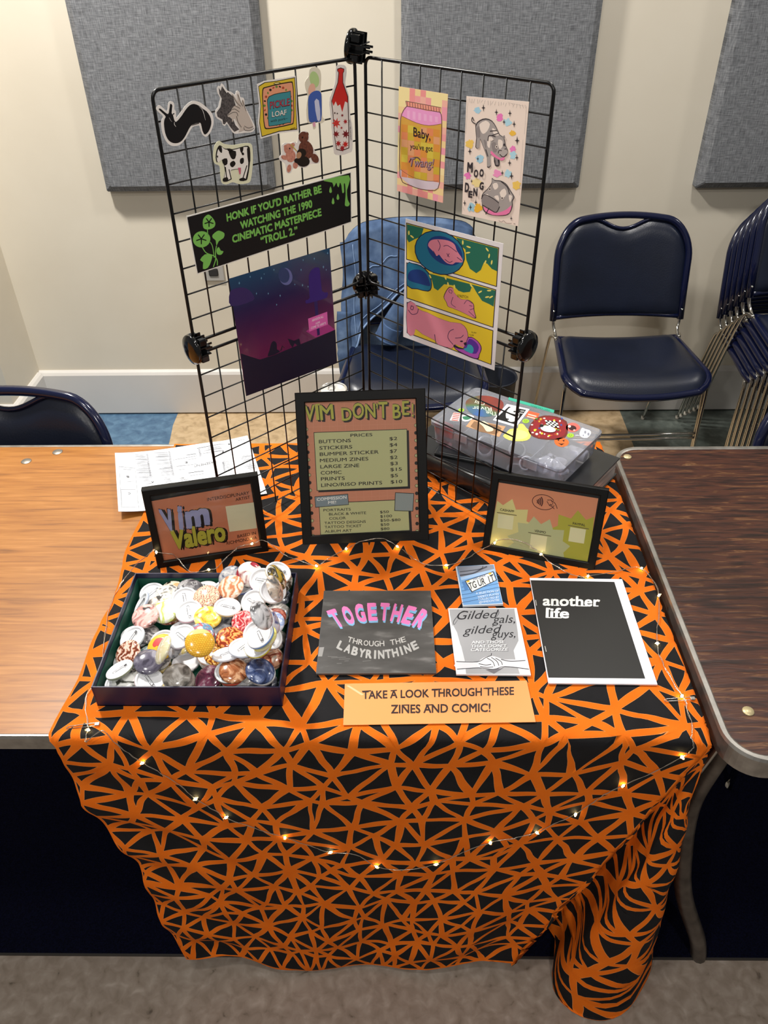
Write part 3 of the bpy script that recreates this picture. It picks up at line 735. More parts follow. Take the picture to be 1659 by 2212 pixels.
# wolf and hand
a = Art('GL', CZ)
fur = noise_mat('pencil_fur', [(.35, '#2c2829'), (.6, '#5c5655')], 420, .6)
a.poly([(1075, 590), (1105, 640), (1122, 570), (1190, 670), (1205, 655), (1280, 720), (1320, 850), (1260, 930), (1200, 990), (1290, 1060), (1315, 1130), (1370, 1190), (1300, 1225), (1250, 1170), (1190, 1080), (1162, 1118), (1135, 1110), (1130, 1050), (1060, 1010), (1045, 950), (1100, 870), (1120, 750), (1085, 680)], fur, 1)
a.poly([(1255, 680), (1275, 685), (1350, 790), (1335, 690), (1352, 665), (1400, 830), (1412, 760), (1435, 780), (1450, 880), (1500, 980), (1550, 1090), (1572, 1150), (1530, 1205), (1440, 1200), (1360, 1230), (1380, 1180), (1330, 1070), (1300, 1030), (1270, 1090), (1260, 1020), (1205, 1010), (1198, 985), (1250, 930), (1275, 870), (1310, 845), (1345, 850)], '#c9bcb0', 2)
for L_ in ([(1270, 700), (1330, 800), (1390, 860)], [(1350, 690), (1385, 790), (1420, 860)], [(1415, 775), (1440, 850), (1470, 930)], [(1200, 990), (1270, 950), (1330, 950), (1350, 1000)], [(1265, 905), (1310, 900), (1370, 940)], [(1330, 1000), (1350, 1080), (1400, 1160)], [(1440, 1140), (1500, 1170), (1565, 1150)], [(1275, 880), (1300, 850), (1380, 890)], [(1435, 1160), (1450, 1200), (1530, 1205), (1580, 1170)]):
    a.line(L_, 7, '#4a4340', 3, 4)
a.ell(1235, 1080, 1, 1, '#4a4340', 3)
sticker('grey pencil wolf head with hand die-cut sticker on the grid', a, [(1050, 610), (1072, 565), (1098, 572), (1115, 530), (1150, 560), (1195, 630), (1250, 650), (1310, 690), (1322, 650), (1345, 635), (1375, 660), (1385, 725), (1425, 735), (1445, 770), (1450, 850), (1490, 930), (1540, 1030), (1580, 1110), (1597, 1160), (1580, 1210), (1530, 1235), (1450, 1240), (1380, 1248), (1305, 1252), (1265, 1220), (1230, 1160), (1190, 1110), (1165, 1142), (1130, 1120), (1115, 1070), (1060, 1040), (1028, 990), (1030, 920), (1070, 870), (1085, 800), (1098, 740), (1065, 680)], smooth=2)
# pickle loaf
a = Art('GL', CA)
def inset(p, k):
    cx = sum(q[0] for q in p) / len(p); cy = sum(q[1] for q in p) / len(p); return [(cx + (x - cx) * k, cy + (y - cy) * k) for x, y in p]
pk = [(760, 370), (800, 345), (880, 335), (1000, 312), (1006, 400), (1008, 500), (1016, 655), (900, 668), (782, 704), (766, 610), (775, 500)]
a.poly(inset(pk, .975), '#1b1714', 1).poly(inset(pk, .945), '#e0c235', 1.5)
fr = [(788, 400), (820, 375), (960, 345), (985, 360), (992, 480), (990, 600), (965, 622), (830, 648), (800, 630), (792, 520)]
a.poly(fr, '#1b1714', 2, 3).poly(inset(fr, .95), '#e79f7a', 2.4, 3)
for k in range(26):
    q = 2 * PI * k / 26; a.ell(890 + 88 * math.cos(q), 498 + 122 * math.sin(q), 5 + 3 * (k % 2), 8, ('#b4492c', '#6d8a3a', '#1b1714')[k % 3], 2.7, k * 33)
ct = [(832, 442), (950, 412), (968, 424), (970, 590), (950, 606), (845, 626), (830, 612), (826, 520)]
a.poly(inset(ct, 1.04), '#1b1714', 3, 3).poly(ct, '#3c8d96', 3.3, 3)
a.text('PICKLE', (836, 520), (964, 496), (0, -46), '#1b1714', 3.7, .035).text('PICKLE', (838, 518), (962, 494), (0, -44), '#c3344a', 4, .0)
a.text('LOAF', (848, 572), (945, 558), (0, -36), '#1b1714', 3.7, .05).text('LOAF', (850, 570), (943, 556), (0, -34), '#f1ece2', 4, .01)
a.text('with pork~', (840, 605), (950, 586), (0, -17), '#1b1714', 4).ell(882, 355, 22, 7, '#1b1714', 2.6, -8).ell(882, 355, 18, 4, '#e9d98a', 2.9, -8).line([(968, 648), (1000, 640)], 5, '#5a4a1a', 2)
sticker('square yellow sticker reading PICKLE LOAF with a teal centre', a, [(755, 362), (800, 340), (880, 328), (1002, 308), (1008, 400), (1010, 500), (1023, 660), (900, 675), (778, 710), (762, 610), (770, 500)], smooth=0)
# tall figure sticker (plain stand-in shapes)
a = Art('GL', CA)
a.ell(1122, 330, 30, 52, '#b8d490', 1, -10).ell(1105, 395, 22, 40, '#e9b79f', 1.5, 10).poly([(1085, 440), (1120, 405), (1160, 410), (1168, 470), (1165, 590), (1130, 600), (1090, 600), (1082, 520)], '#3d5fae', 2, 3).poly([(1122, 470), (1150, 465), (1160, 580), (1140, 590)], '#c9cfe6', 2.5, 2).ell(1120, 618, 9, 16, '#e8a9c0', 2.6)
sticker('tall narrow pale sticker in green, peach and blue beside the red bottle', a, [(1062, 345), (1085, 310), (1095, 262), (1128, 250), (1160, 275), (1166, 340), (1162, 400), (1172, 440), (1172, 560), (1190, 590), (1165, 612), (1130, 600), (1132, 640), (1115, 648), (1108, 610), (1078, 605), (1070, 520), (1080, 440), (1066, 390)], '#e5dfc9')
# red bottle
a = Art('GL', CA)
a.poly([(1268, 262), (1290, 254), (1313, 262), (1312, 280), (1306, 290), (1306, 350), (1338, 440), (1342, 560), (1345, 720), (1345, 770), (1300, 788), (1262, 780), (1250, 700), (1240, 560), (1230, 470), (1252, 400), (1270, 350), (1276, 285), (1268, 276)], '#3a1414', 1)
a.poly([(1272, 266), (1290, 259), (1309, 266), (1308, 278), (1302, 290), (1302, 352), (1333, 442), (1337, 560), (1340, 720), (1340, 766), (1300, 782), (1265, 775), (1254, 700), (1244, 560), (1234, 470), (1256, 402), (1274, 352), (1280, 285), (1272, 276)], '#efe6df', 1.5)
a.poly([(1272, 266), (1290, 259), (1309, 266), (1308, 278), (1302, 290), (1302, 352), (1333, 442), (1335, 480), (1318, 470), (1300, 540), (1286, 490), (1270, 500), (1258, 470), (1244, 500), (1234, 470), (1256, 402), (1274, 352), (1280, 285), (1272, 276)], '#cf2b25', 2)
for (x, y, r_, c) in ((1262, 610, 30, '#d63a33'), (1320, 600, 16, '#b3262a'), (1300, 560, 10, '#8c1d24'), (1262, 680, 22, '#8c1d24'), (1322, 680, 26, '#7a1820'), (1295, 640, 9, '#b3262a'), (1275, 740, 20, '#b3262a'), (1320, 745, 22, '#cf2b25'), (1252, 545, 7, '#3a1414'), (1268, 548, 6, '#3a1414'), (1300, 770, 20, '#a3222a')):
    a.poly([(x + r_ * (1 if k % 2 else .45) * math.cos(k * PI / 7), y + r_ * (1.2 if k % 2 else .5) * math.sin(k * PI / 7)) for k in range(14)], c, None)
a.text('VIMDONTBE.COM', (1361, 720), (1352, 590), (-9, 0), '#3c3636', 2.5)
sticker('red bottle die-cut sticker on the grid next to its corner post', a, [(1262, 250), (1290, 236), (1322, 246), (1328, 290), (1320, 360), (1342, 430), (1352, 560), (1366, 640), (1366, 775), (1345, 800), (1300, 814), (1255, 810), (1243, 760), (1226, 560), (1218, 470), (1238, 400), (1256, 340)], '#e9e4de')
# cow
a = Art('GL', CA)
bo = [(494, 790), (503, 765), (515, 752), (530, 758), (548, 772), (600, 776), (655, 762), (700, 755), (712, 800), (708, 880), (695, 960), (685, 975), (650, 978), (660, 915), (640, 905), (600, 910), (585, 920), (588, 972), (540, 982), (550, 920), (535, 850), (520, 845), (498, 862), (490, 830)]
a.poly(bo, '#1a1512', 1, 2)
a.poly(inset(bo, .93), '#efeae2', 1.6, 2)
for pts in ([(575, 785), (620, 790), (615, 835), (595, 840), (580, 815)], [(645, 768), (668, 766), (660, 800), (650, 795)], [(582, 865), (605, 850), (618, 870), (600, 892), (585, 885)], [(648, 838), (668, 832), (670, 860), (655, 872), (645, 860)], [(530, 845), (562, 835), (565, 870), (545, 880)], [(505, 762), (528, 762), (530, 800), (515, 790)], [(655, 800), (668, 798), (672, 812), (660, 815)], [(690, 775), (708, 765), (712, 850), (700, 870)], [(536, 965), (565, 955), (570, 980), (540, 985)], [(640, 968), (668, 958), (688, 975), (650, 980)], [(560, 772), (600, 778), (585, 800)], [(497, 820), (506, 818), (503, 835)]):
    a.poly(pts, '#1a1512', 2, 2)
a.poly([(632, 895), (652, 895), (650, 935), (642, 938)], '#c8647c', 2.3)
for L_ in ([(575, 905), (590, 970)], [(552, 890), (560, 960)], [(690, 880), (665, 960)], [(705, 800), (700, 900), (685, 965)]): a.line(L_, 6, '#1a1512', 2.2)
sticker('black and white cow die-cut sticker below the wolf sticker', a, [(478, 770), (495, 735), (515, 724), (545, 742), (600, 750), (650, 742), (700, 738), (724, 755), (729, 850), (718, 960), (700, 992), (640, 1000), (600, 988), (560, 1002), (530, 992), (520, 940), (515, 885), (484, 868), (474, 830)], '#e4e4c4')
# bears
a = Art('GL', CA)
pinkf = noise_mat('pink_plush', [(.3, '#b8705c'), (.7, '#d99a84')], 260, .8); brownf = noise_mat('brown_plush', [(.3, '#54281a'), (.7, '#7d4530')], 260, .8)
for (x, y, rx, ry, r_) in ((957, 775, 30, 34, 0), (970, 820, 32, 40, 0), (930, 830, 22, 14, 20), (1000, 880, 16, 22, 0), (960, 900, 14, 26, 10), (938, 760, 12, 12, 0), (985, 748, 12, 12, 0)): a.ell(x, y, rx, ry, pinkf, None, r_)
for (x, y, rx, ry, r_) in ((1052, 700, 32, 36, 0), (1068, 780, 46, 60, -15), (1125, 835, 22, 32, -30), (1030, 690, 10, 12, 0), (1075, 680, 10, 12, 0)): a.ell(x, y, rx, ry, brownf, None, r_)
for (x, y, rx, ry) in ((1040, 800, 30, 28), (1050, 855, 42, 34), (1010, 850, 18, 16)): a.ell(x, y, rx, ry, '#1d1713', None)
a.ell(1022, 815, 16, 22, '#b78a68', None, 20).line([(970, 745), (1010, 790)], 6, '#c8b04c', None).ell(963, 772, 5, 5, '#2a1512', None).ell(1045, 702, 5, 5, '#1d0d08', None)
sticker('three plush bears die-cut sticker, pink, brown and black, above the banner', a, [(897, 830), (915, 800), (912, 755), (935, 735), (965, 738), (995, 728), (1010, 735), (1022, 690), (1040, 662), (1078, 665), (1090, 700), (1090, 730), (1115, 770), (1155, 840), (1148, 868), (1098, 872), (1065, 896), (1020, 890), (985, 902), (970, 930), (945, 925), (935, 870), (905, 850)])
# bumper sticker
a = Art('GL', CA)
grn = '#7dc05a'
q0 = [(303, 1205), (1357, 920), (1360, 1245), (372, 1578)]
a.poly([(308, 1212), (1353, 928), (1356, 1240), (376, 1570)], '#121113', 1)
def slab(a, t, p0, p1, up, col, L, bold=.05):
    a.text(t, p0, p1, up, col, L, bold)
slab(a, 'HONK IF YOU’D RATHER BE', (562, 1238), (1170, 1052), (-5, -46), grn, 2)
slab(a, 'WATCHING THE 1990', (650, 1288), (1110, 1146), (-5, -46), grn, 2)
slab(a, 'CINEMATIC MASTERPIECE', (598, 1376), (1169, 1200), (-5, -46), grn, 2)
slab(a, '“TROLL 2.”', (780, 1386), (1017, 1316), (-5, -46), grn, 2)
a.poly([(410, 1225), (440, 1195), (465, 1210), (487, 1245), (480, 1275), (445, 1290), (412, 1280)], grn, 2, 3).ell(400, 1353, 56, 52, grn, 2, -10).poly([(470, 1325), (500, 1300), (520, 1300), (546, 1315), (540, 1345), (510, 1365), (495, 1395), (490, 1360), (472, 1345)], grn, 2, 2)
for cx, cy, r_ in ((447, 1243, 30), (398, 1350, 34)):
    for k in range(5): a.line([(cx, cy), (cx + r_ * math.cos(k * 1.257 + .3), cy + r_ * math.sin(k * 1.257 + .3))], 7, '#121113', 3, 0, 0)
a.line([(437, 1290), (440, 1330)], 5, grn, 2).line([(405, 1405), (430, 1440), (480, 1460), (500, 1490), (500, 1520)], 6, grn, 2.2, 4).line([(495, 1395), (488, 1440), (490, 1480), (475, 1530)], 6, grn, 2.4, 4).line([(455, 1370), (470, 1400), (480, 1470)], 5, grn, 2.6, 4)
a.poly([(390, 1485), (420, 1450), (465, 1450), (462, 1490), (440, 1535), (408, 1542), (410, 1500)], grn, 2.8, 2).poly([(495, 1420), (510, 1402), (522, 1425), (540, 1430), (525, 1452), (500, 1448)], grn, 2.8, 2)
a.poly([(1180, 980), (1215, 965), (1342, 943), (1342, 1000), (1330, 1040), (1335, 1100), (1348, 1125), (1338, 1142), (1318, 1138), (1318, 1110), (1322, 1060), (1318, 1000), (1310, 1000), (1312, 1050), (1300, 1055), (1295, 1010), (1285, 990), (1278, 1020), (1268, 1010), (1262, 990), (1245, 1020), (1236, 990)], grn, 2, 2)
for x, y, h in ((1225, 1038, 24), (1241, 1110, 24), (1272, 1083, 22)): a.poly([(x, y - h), (x + 9, y + 8), (x, y + h * .8), (x - 9, y + 8)], grn, 2.4, 2)
tag(a.build('bumper_sticker', q0, '#ece9e2'), 'long black bumper sticker with green lettering, flowers and slime drips on the wire grid', 'sticker')
# dark desert print
a = Art('GL', CD)
q0 = [(378, 505), (1100, 283), (1153, 1105), (503, 1345)]
sky = mat('desert_print_sky', '#402040', .18, coat=.4)
nt, bs = nodes(sky); tcn = add(nt, 'ShaderNodeTexCoord'); sp = add(nt, 'ShaderNodeSeparateXYZ'); nt.links.new(tcn.outputs['Object'], sp.inputs[0])
mr = add(nt, 'ShaderNodeMapRange'); mr.inputs[1].default_value = -.12; mr.inputs[2].default_value = .12; nt.links.new(sp.outputs['Y'], mr.inputs[0])
rp = ramp(nt, [(.0, '#7c2656'), (.35, '#6a2350'), (.55, '#491e4c'), (.72, '#2c2350'), (.95, '#234a6c')]); nt.links.new(mr.outputs[0], rp.inputs[0]); nt.links.new(rp.outputs[0], bs.inputs['Base Color'])
a.poly(q0, sky, 1)
a.poly([(463, 1040), (600, 1083), (700, 1052), (800, 1010), (1000, 930), (1140, 868), (1153, 1105), (503, 1345)], '#1c1730', 1.5)
a.poly([(385, 600), (440, 570), (500, 572), (545, 610), (550, 660), (395, 700)], '#3a2a62', 1.5, 3)
a.poly([(950, 480), (985, 430), (1010, 424), (1030, 440), (1045, 592), (1085, 600), (1078, 640), (1000, 665), (932, 682), (930, 655), (956, 640)], '#3a2378', 2, 2).poly([(988, 668), (1012, 662), (1030, 905), (1012, 912)], '#33215f', 1.8)
a.poly([(658, 1062), (668, 1020), (682, 965), (702, 950), (720, 968), (722, 1010), (745, 1028)], '#1c1730', 2, 2).poly([(800, 932), (845, 948), (882, 932), (892, 975), (870, 985), (850, 965), (835, 998), (818, 975)], '#1c1730', 2)
a.line([(750, 1020), (762, 985), (775, 1000)], 7, '#1c1730', 2).line([(470, 1043), (560, 1075)], 5, '#1c1730', 2)
a.poly([(945, 790), (1082, 740), (1087, 832), (953, 884)], '#e569b8', 2.6)
a.text('ABANDON ALL', (972, 812), (1055, 782), (0, -17), '#fbe3f2', 3, .02).text('HOPE', (1000, 832), (1030, 821), (0, -14), '#fbe3f2', 3, .02).text('COME TO ARBY’S', (966, 866), (1072, 828), (0, -16), '#fbe3f2', 3, .02)
for x, y, r_ in ((530, 490, 9), (610, 500, 11), (700, 440, 9), (630, 470, 6), (452, 535, 12), (575, 610, 9), (660, 610, 9), (745, 625, 10), (910, 370, 9), (895, 440, 10), (850, 545, 8), (905, 550, 10), (1055, 420, 12), (990, 360, 10), (1085, 320, 10), (945, 560, 8), (1075, 440, 7), (720, 690, 8)):
    a.star(x, y, r_ * .6, '#7fb6d8', 2.3, 1.9)
a.ell(785, 488, 48, 62, '#6a6fa8', 1.7, -10).ell(772, 480, 40, 54, '#35436f', 2.1, -10)
a.poly([(1090, 830), (1140, 870), (1000, 925), (930, 880), (945, 870)], '#b03a86', 1.2)
tag(a.build('art_print', q0, '#20182e', .0006), 'dark purple and magenta night desert art print in a glossy sleeve', 'art print', 'art prints on the wire grid')
# twang print
a = Art('GR', CB)
TL_, TR2, BR2, BL2 = (405, 420), (757, 475), (720, 1255), (392, 1168)
def bil(u, v): return tuple((1 - v) * ((1 - u) * TL_[k] + u * TR2[k]) + v * ((1 - u) * BL2[k] + u * BR2[k]) for k in (0, 1))
random.seed(5); NX, NY = 9, 16
for j in range(NY):
    for i in range(NX):
        c = random.choice(['#f3a3a4', '#f5b7a6', '#f4d59a', '#f2a0b0', '#f7e1a8', '#f29a96']); blob = math.sin(i * .9 + 2) + math.cos(j * .7)
        if blob > 1: c = '#f6e3a4'
        a.poly([bil(i / NX, j / NY), bil((i + 1) / NX, j / NY), bil((i + 1) / NX, (j + 1) / NY), bil(i / NX, (j + 1) / NY)], c, 1)
body = [(428, 630), (530, 680), (620, 700), (708, 688), (712, 760), (705, 900), (692, 1060), (688, 1098), (600, 1096), (500, 1068), (418, 1015), (415, 900), (416, 760)]
a.poly(body, '#d9a548', 1.5, 2)
for j in range(7):
    for i in range(6):
        c = ['#dd9440', '#cfae3a', '#e48a5c', '#d8c04a', '#e2a274'][(i * 3 + j * 2 + (i * j) % 3) % 5]; x0, y0 = 425 + i * 46, 690 + j * 54 + i * 7
        a.poly([(x0, y0), (x0 + 44, y0 + 7), (x0 + 42, y0 + 60), (x0 - 2, y0 + 53)], c, 1.9)
a.poly([(440, 590), (470, 560), (600, 595), (700, 605), (712, 640), (708, 688), (620, 700), (530, 680), (428, 632)], '#ef9fcf', 1.7, 2)
for i in range(6): a.poly([(465 + i * 40, 590 + i * 9), (485 + i * 40, 594 + i * 9), (485 + i * 40, 655 + i * 5), (465 + i * 40, 650 + i * 5)], '#f4b3d8', 2.1)
a.poly([(418, 1015), (500, 1068), (600, 1096), (688, 1098), (686, 1150), (600, 1160), (490, 1130), (414, 1060)], '#d9c8d2', 1.8, 2)
a.poly([(455, 525), (708, 572), (706, 606), (600, 592), (462, 562)], '#f0a08a', 2)
for i in range(13): a.line([(465 + i * 19, 530 + i * 3.7), (467 + i * 19, 560 + i * 3.6)], 4, '#7a4a4c', 2.5)
a.line([(455, 525), (708, 572), (706, 606), (462, 562), (455, 525)], 4, '#5b3a3c', 2.4)
a.line([(462, 562), (430, 610), (416, 700), (414, 1060), (490, 1130), (600, 1162), (686, 1150), (700, 1000), (712, 760), (712, 640), (700, 606)], 5, '#6a4a40', 2.4, 3)
a.line([(428, 632), (530, 680), (620, 700), (708, 688)], 3, '#8a5a50', 2.4, 3).line([(418, 1015), (500, 1068), (600, 1096), (688, 1098)], 3, '#8a5a50', 2.4, 3)
a.text('Baby,', (510, 776), (632, 805), (0, -66), '#2c1a26', 3, .015).text('you’ve got', (486, 866), (648, 886), (0, -40), '#2c1a26', 3, .01)
a.text('Twang!', (478, 992), (652, 1003), (10, -62), '#5d3a4c', 3, .03).text('Twang!', (476, 988), (649, 999), (10, -60), '#a98a94', 3.3, .0).line([(480, 965), (500, 935), (540, 930), (560, 950)], 8, '#5d3a4c', 3.2, 4)
tag(a.build('art_print', [TL_, TR2, BR2, BL2], '#f3b7a4', .0005), 'pink and yellow checked art print of a jar reading Baby, you’ve got Twang!', 'art print', 'art prints on the wire grid')
# hippo print
a = Art('GR', CB)
q0 = [(890, 490), (1338, 530), (1260, 1422), (857, 1335)]
random.seed(8)
dk, g1, g2, lt, pk_ = '#3b3438', '#8f8684', '#a9a09c', '#efe0d4', '#ef7fae'
for x, y, c in ((968, 592, '#a9d3e6'), (1128, 640, '#f07fc0'), (1185, 678, '#b4dcea'), (1218, 755, '#f2c04c'), (915, 832, '#f4cc66'), (985, 940, '#a9d3e6'), (1225, 868, '#f284c2'), (1225, 912, '#b4dcea'), (900, 1058, '#f07fc0'), (1108, 1045, '#f59ac8'), (1185, 1045, '#b4dcea'), (925, 1285, '#a3cfdf'), (975, 1290, '#f2b93c'), (1250, 1125, '#f4cc66'), (962, 1110, '#f4dc9a')):
    r0 = random.uniform(22, 32)
    a.poly([(x + r0 * (random.uniform(.55, 1.25)) * math.cos(k * PI / 9), y + r0 * random.uniform(.7, 1.3) * math.sin(k * PI / 9)) for k in range(18)], c, None)
for x, y, r_ in ((1012, 573, 15), (1105, 605, 14), (1202, 612, 14), (1160, 675, 12), (1232, 690, 14), (1254, 808, 18), (915, 885, 15), (972, 938, 10), (1252, 930, 13), (1200, 968, 14), (1148, 1040, 12), (1214, 1062, 16), (928, 1098, 9), (878, 1255, 12), (958, 1250, 12), (920, 1285, 12), (1212, 1365, 10)):
    a.star(x, y, r_, dk, None, 1.9)
h1 = [(955, 700), (985, 662), (1030, 648), (1075, 665), (1105, 710), (1130, 765), (1160, 785), (1172, 840), (1188, 880), (1180, 910), (1160, 920), (1160, 945), (1120, 940), (1075, 905), (1060, 930), (1065, 990), (1040, 1000), (1038, 930), (1010, 850), (985, 790), (980, 860), (955, 855), (962, 790)]
a.poly([(1088, 930), (1124, 930), (1128, 985), (1112, 992), (1096, 986)], dk, None, 2).poly([(1093, 930), (1119, 930), (1122, 982), (1100, 982)], '#8f8684', None)
a.poly(h1, dk, None, 2).poly(inset(h1, .955), g2, None, 2)
for p in ([(985, 690), (1030, 665), (1060, 690), (1040, 740), (1010, 760), (990, 730)], [(1120, 800), (1150, 810), (1150, 850), (1130, 870), (1118, 840)], [(1045, 790), (1065, 780), (1058, 860), (1040, 840)], [(1075, 720), (1100, 730), (1125, 770), (1090, 765)]): a.poly(p, lt, None, 2)
for p in ([(965, 720), (985, 705), (990, 780), (968, 780)], [(1070, 830), (1100, 820), (1110, 880), (1085, 890)], [(1015, 800), (1035, 820), (1030, 870)]): a.poly(p, g1, None, 2)
a.poly([(1068, 880), (1100, 910), (1140, 935), (1160, 915), (1165, 940), (1140, 950), (1100, 930), (1068, 905)], pk_, None, 2).poly([(1120, 880), (1150, 865), (1185, 880), (1180, 905), (1150, 925), (1122, 905)], '#b5aba6', None, 2)
for L_ in ([(1120, 900), (1125, 880), (1145, 880)], [(1165, 870), (1175, 865)], [(1060, 740), (1110, 735)], [(1075, 770), (1120, 755)], [(1045, 810), (1055, 770), (1100, 780)], [(1130, 905), (1155, 925), (1182, 905)], [(960, 690), (932, 670), (935, 640), (945, 665)], [(1030, 870), (1045, 920)], [(1095, 945), (1100, 985), (1125, 985), (1118, 945)]): a.line(L_, 6, dk, None, 3)
a.ell(1108, 852, 9, 12, lt, None).ell(1108, 852, 5, 7, dk, None).ell(1162, 838, 6, 10, dk, None).poly([(1150, 780), (1165, 768), (1170, 785), (1160, 800)], g1, None).poly([(1062, 800), (1070, 778), (1088, 800), (1070, 812)], lt, None)
h2 = [(1045, 1150), (1072, 1110), (1075, 1075), (1095, 1090), (1140, 1095), (1180, 1120), (1205, 1160), (1235, 1210), (1222, 1240), (1222, 1280), (1200, 1330), (1160, 1345), (1100, 1345), (1040, 1330), (1010, 1300), (1000, 1220), (1010, 1185)]
a.poly(h2, dk, None, 3).poly(inset(h2, .95), g2, None, 3)
for p in ([(1080, 1120), (1110, 1110), (1120, 1140), (1095, 1160)], [(1130, 1180), (1165, 1150), (1180, 1190), (1150, 1220)], [(1015, 1200), (1045, 1190), (1050, 1215), (1020, 1225)], [(1195, 1200), (1220, 1205), (1205, 1250)], [(1090, 1210), (1120, 1200), (1125, 1240)]): a.poly(p, lt, None, 2)
a.poly([(1015, 1280), (1060, 1300), (1110, 1325), (1180, 1300), (1215, 1270), (1200, 1325), (1150, 1342), (1080, 1340), (1030, 1315)], pk_, None, 2).poly([(1000, 1230), (1020, 1200), (1070, 1220), (1120, 1250), (1125, 1290), (1100, 1320), (1050, 1300), (1010, 1270)], g1, None, 3)
for L_ in ([(1010, 1270), (1060, 1300), (1105, 1322), (1130, 1280)], [(1000, 1225), (1020, 1195), (1080, 1220), (1125, 1255)], [(1030, 1335), (1055, 1290)], [(1140, 1100), (1185, 1140), (1200, 1190)]): a.line(L_, 6, dk, None, 3)
a.ell(1060, 1155, 8, 12, lt, None).ell(1060, 1155, 5, 8, dk, None).ell(1148, 1220, 9, 12, lt, None).ell(1148, 1220, 5, 8, dk, None)
for t_, p, h in (('M', (897, 1030), 66), ('O', (945, 1066), 50), ('O', (985, 1062), 50), ('D', (880, 1172), 62), ('E', (905, 1212), 44), ('N', (940, 1200), 52), ('G', (985, 1155), 50)):
    a.text(t_, p, (p[0] + 30 + (10 if t_ == 'M' else 0), p[1] + 3), (3, -h), dk, None, .06)
for k in range(22): x = 915 + k * 19; y = 505 + k * 2.2; a.line([(x, y), (x + random.uniform(-14, 14), y + random.uniform(15, 40))], 4, dk, None, 0, .7)
for L_ in ([(905, 510), (890, 760)], [(1325, 560), (1310, 760)], [(1190, 535), (1310, 560)], [(868, 1280), (880, 1310)], [(1300, 800), (1275, 1200)]): a.line(L_, 4, dk, None, 0, .8)
a.line([(1125, 1378), (1145, 1390), (1160, 1380), (1180, 1398), (1218, 1400)], 3, '#8a7c76', None, 3).line([(1232, 1400), (1245, 1405)], 4, '#8a7c76', None)
tag(a.build('art_print', q0, '#f3e0d2', .0006), 'cream art print with two grey hippos, dark stars and pink splashes', 'art print', 'art prints on the wire grid')
# dog comic print
a = Art('GR', CC)
q0 = [(348, 80), (1110, 275), (1040, 1262), (330, 1000)]
yel, grn2, blu, nav, dog, inkc = '#e3c52f', '#256b56', '#21708e', '#1d3a78', '#da8496', '#241a33'
P1 = [(353, 110), (1078, 305), (1060, 612), (353, 398)]; P2 = [(355, 420), (1055, 632), (1033, 930), (355, 700)]; P3 = [(357, 728), (1033, 950), (1018, 1220), (357, 970)]
for P in (P1, P2, P3): a.poly(P, inkc, 1); a.poly([(P[0][0] + 6, P[0][1] + 8), (P[1][0] - 6, P[1][1] + 5), (P[2][0] - 6, P[2][1] - 8), (P[3][0] + 6, P[3][1] - 5)], yel, 1.4)
def leaf(cx, cy, w, h, rot, L=2):
    pts = []; n = 12
    for k in range(n + 1):
        t = k / n; x = w * math.sin(PI * min(1, t * 1.06)) ** .7; y = -h / 2 + h * t; pts.append((x * (.72 if k % 3 == 2 else 1), y))
    pts = pts + [(-x, y) for x, y in pts[::-1][1:-1]]
    c, s_ = math.cos(R_(rot)), math.sin(R_(rot)); a.poly([(cx + x * c - y * s_, cy + x * s_ + y * c) for x, y in pts], grn2, L)
    a.line([(cx + h * .5 * s_, cy - h * .5 * c), (cx - h * .42 * s_, cy + h * .42 * c)], 4, '#174a3c', L + .4)
a.poly([(360, 122), (490, 155), (470, 220), (420, 240), (375, 265), (360, 240)], grn2, 1.8).poly([(740, 225), (1070, 312), (1062, 490), (1020, 470), (985, 430), (960, 420), (935, 480), (900, 505), (850, 470), (822, 400), (815, 320), (790, 300)], grn2, 1.8)
for x, y, r_ in ((375, 190, 60), (400, 220, 10), (985, 320, 25), (1000, 370, 70), (1020, 420, 70), (840, 300, -10), (835, 345, -40), (970, 420, 80), (795, 265, 60)): a.ell(x, y, 18, 6, '#f0dc6a', 2.3, r_ + 30)
a.ell(615, 345, 205, 165, inkc, 2, 28).ell(615, 345, 198, 158, blu, 2.4, 28).ell(655, 330, 150, 100, nav, 2.7, 32)
a.poly([(525, 290), (545, 250), (600, 240), (680, 250), (730, 280), (750, 330), (790, 390), (790, 420), (740, 420), (715, 435), (670, 425), (630, 385), (610, 360), (590, 370), (560, 330)], dog, 3, 3)
for L_ in ([(600, 245), (620, 290), (605, 330)], [(645, 295), (680, 290), (750, 340)], [(670, 350), (690, 380)], [(690, 350), (675, 375)], [(655, 395), (690, 420), (715, 410)], [(750, 380), (790, 410)], [(565, 330), (585, 365)]): a.line(L_, 5, '#4a2a55', 3.4, 3)
a.poly([(525, 505), (1050, 640), (1035, 765), (1000, 745), (945, 720), (905, 660), (870, 600), (850, 650), (800, 655), (760, 640), (720, 600), (650, 590), (600, 640), (570, 620), (555, 560)], grn2, 1.8)
for x, y, r_ in ((545, 500, 10), (540, 530, 60), (660, 540, 70), (680, 590, 80), (730, 610, 80), (985, 690, -10), (930, 650, -30), (1015, 690, -30), (1000, 640, 0), (860, 600, 60)): a.ell(x, y, 17, 6, '#f0dc6a', 2.3, r_)
a.poly([(362, 430), (400, 425), (470, 445), (530, 500), (552, 560), (552, 620), (525, 648), (440, 630), (362, 605)], inkc, 2, 2).poly([(362, 434), (400, 431), (466, 450), (524, 503), (546, 560), (546, 616), (522, 641), (440, 624), (362, 598)], blu, 2.3, 2).poly([(370, 510), (400, 480), (460, 478), (510, 510), (538, 580), (535, 605), (470, 590), (375, 560)], nav, 2.6, 3)
d2 = [(665, 640), (690, 612), (718, 620), (728, 655), (780, 705), (840, 712), (880, 745), (885, 795), (900, 850), (880, 855), (830, 830), (780, 805), (720, 780), (730, 782), (680, 765), (665, 730), (645, 690)]
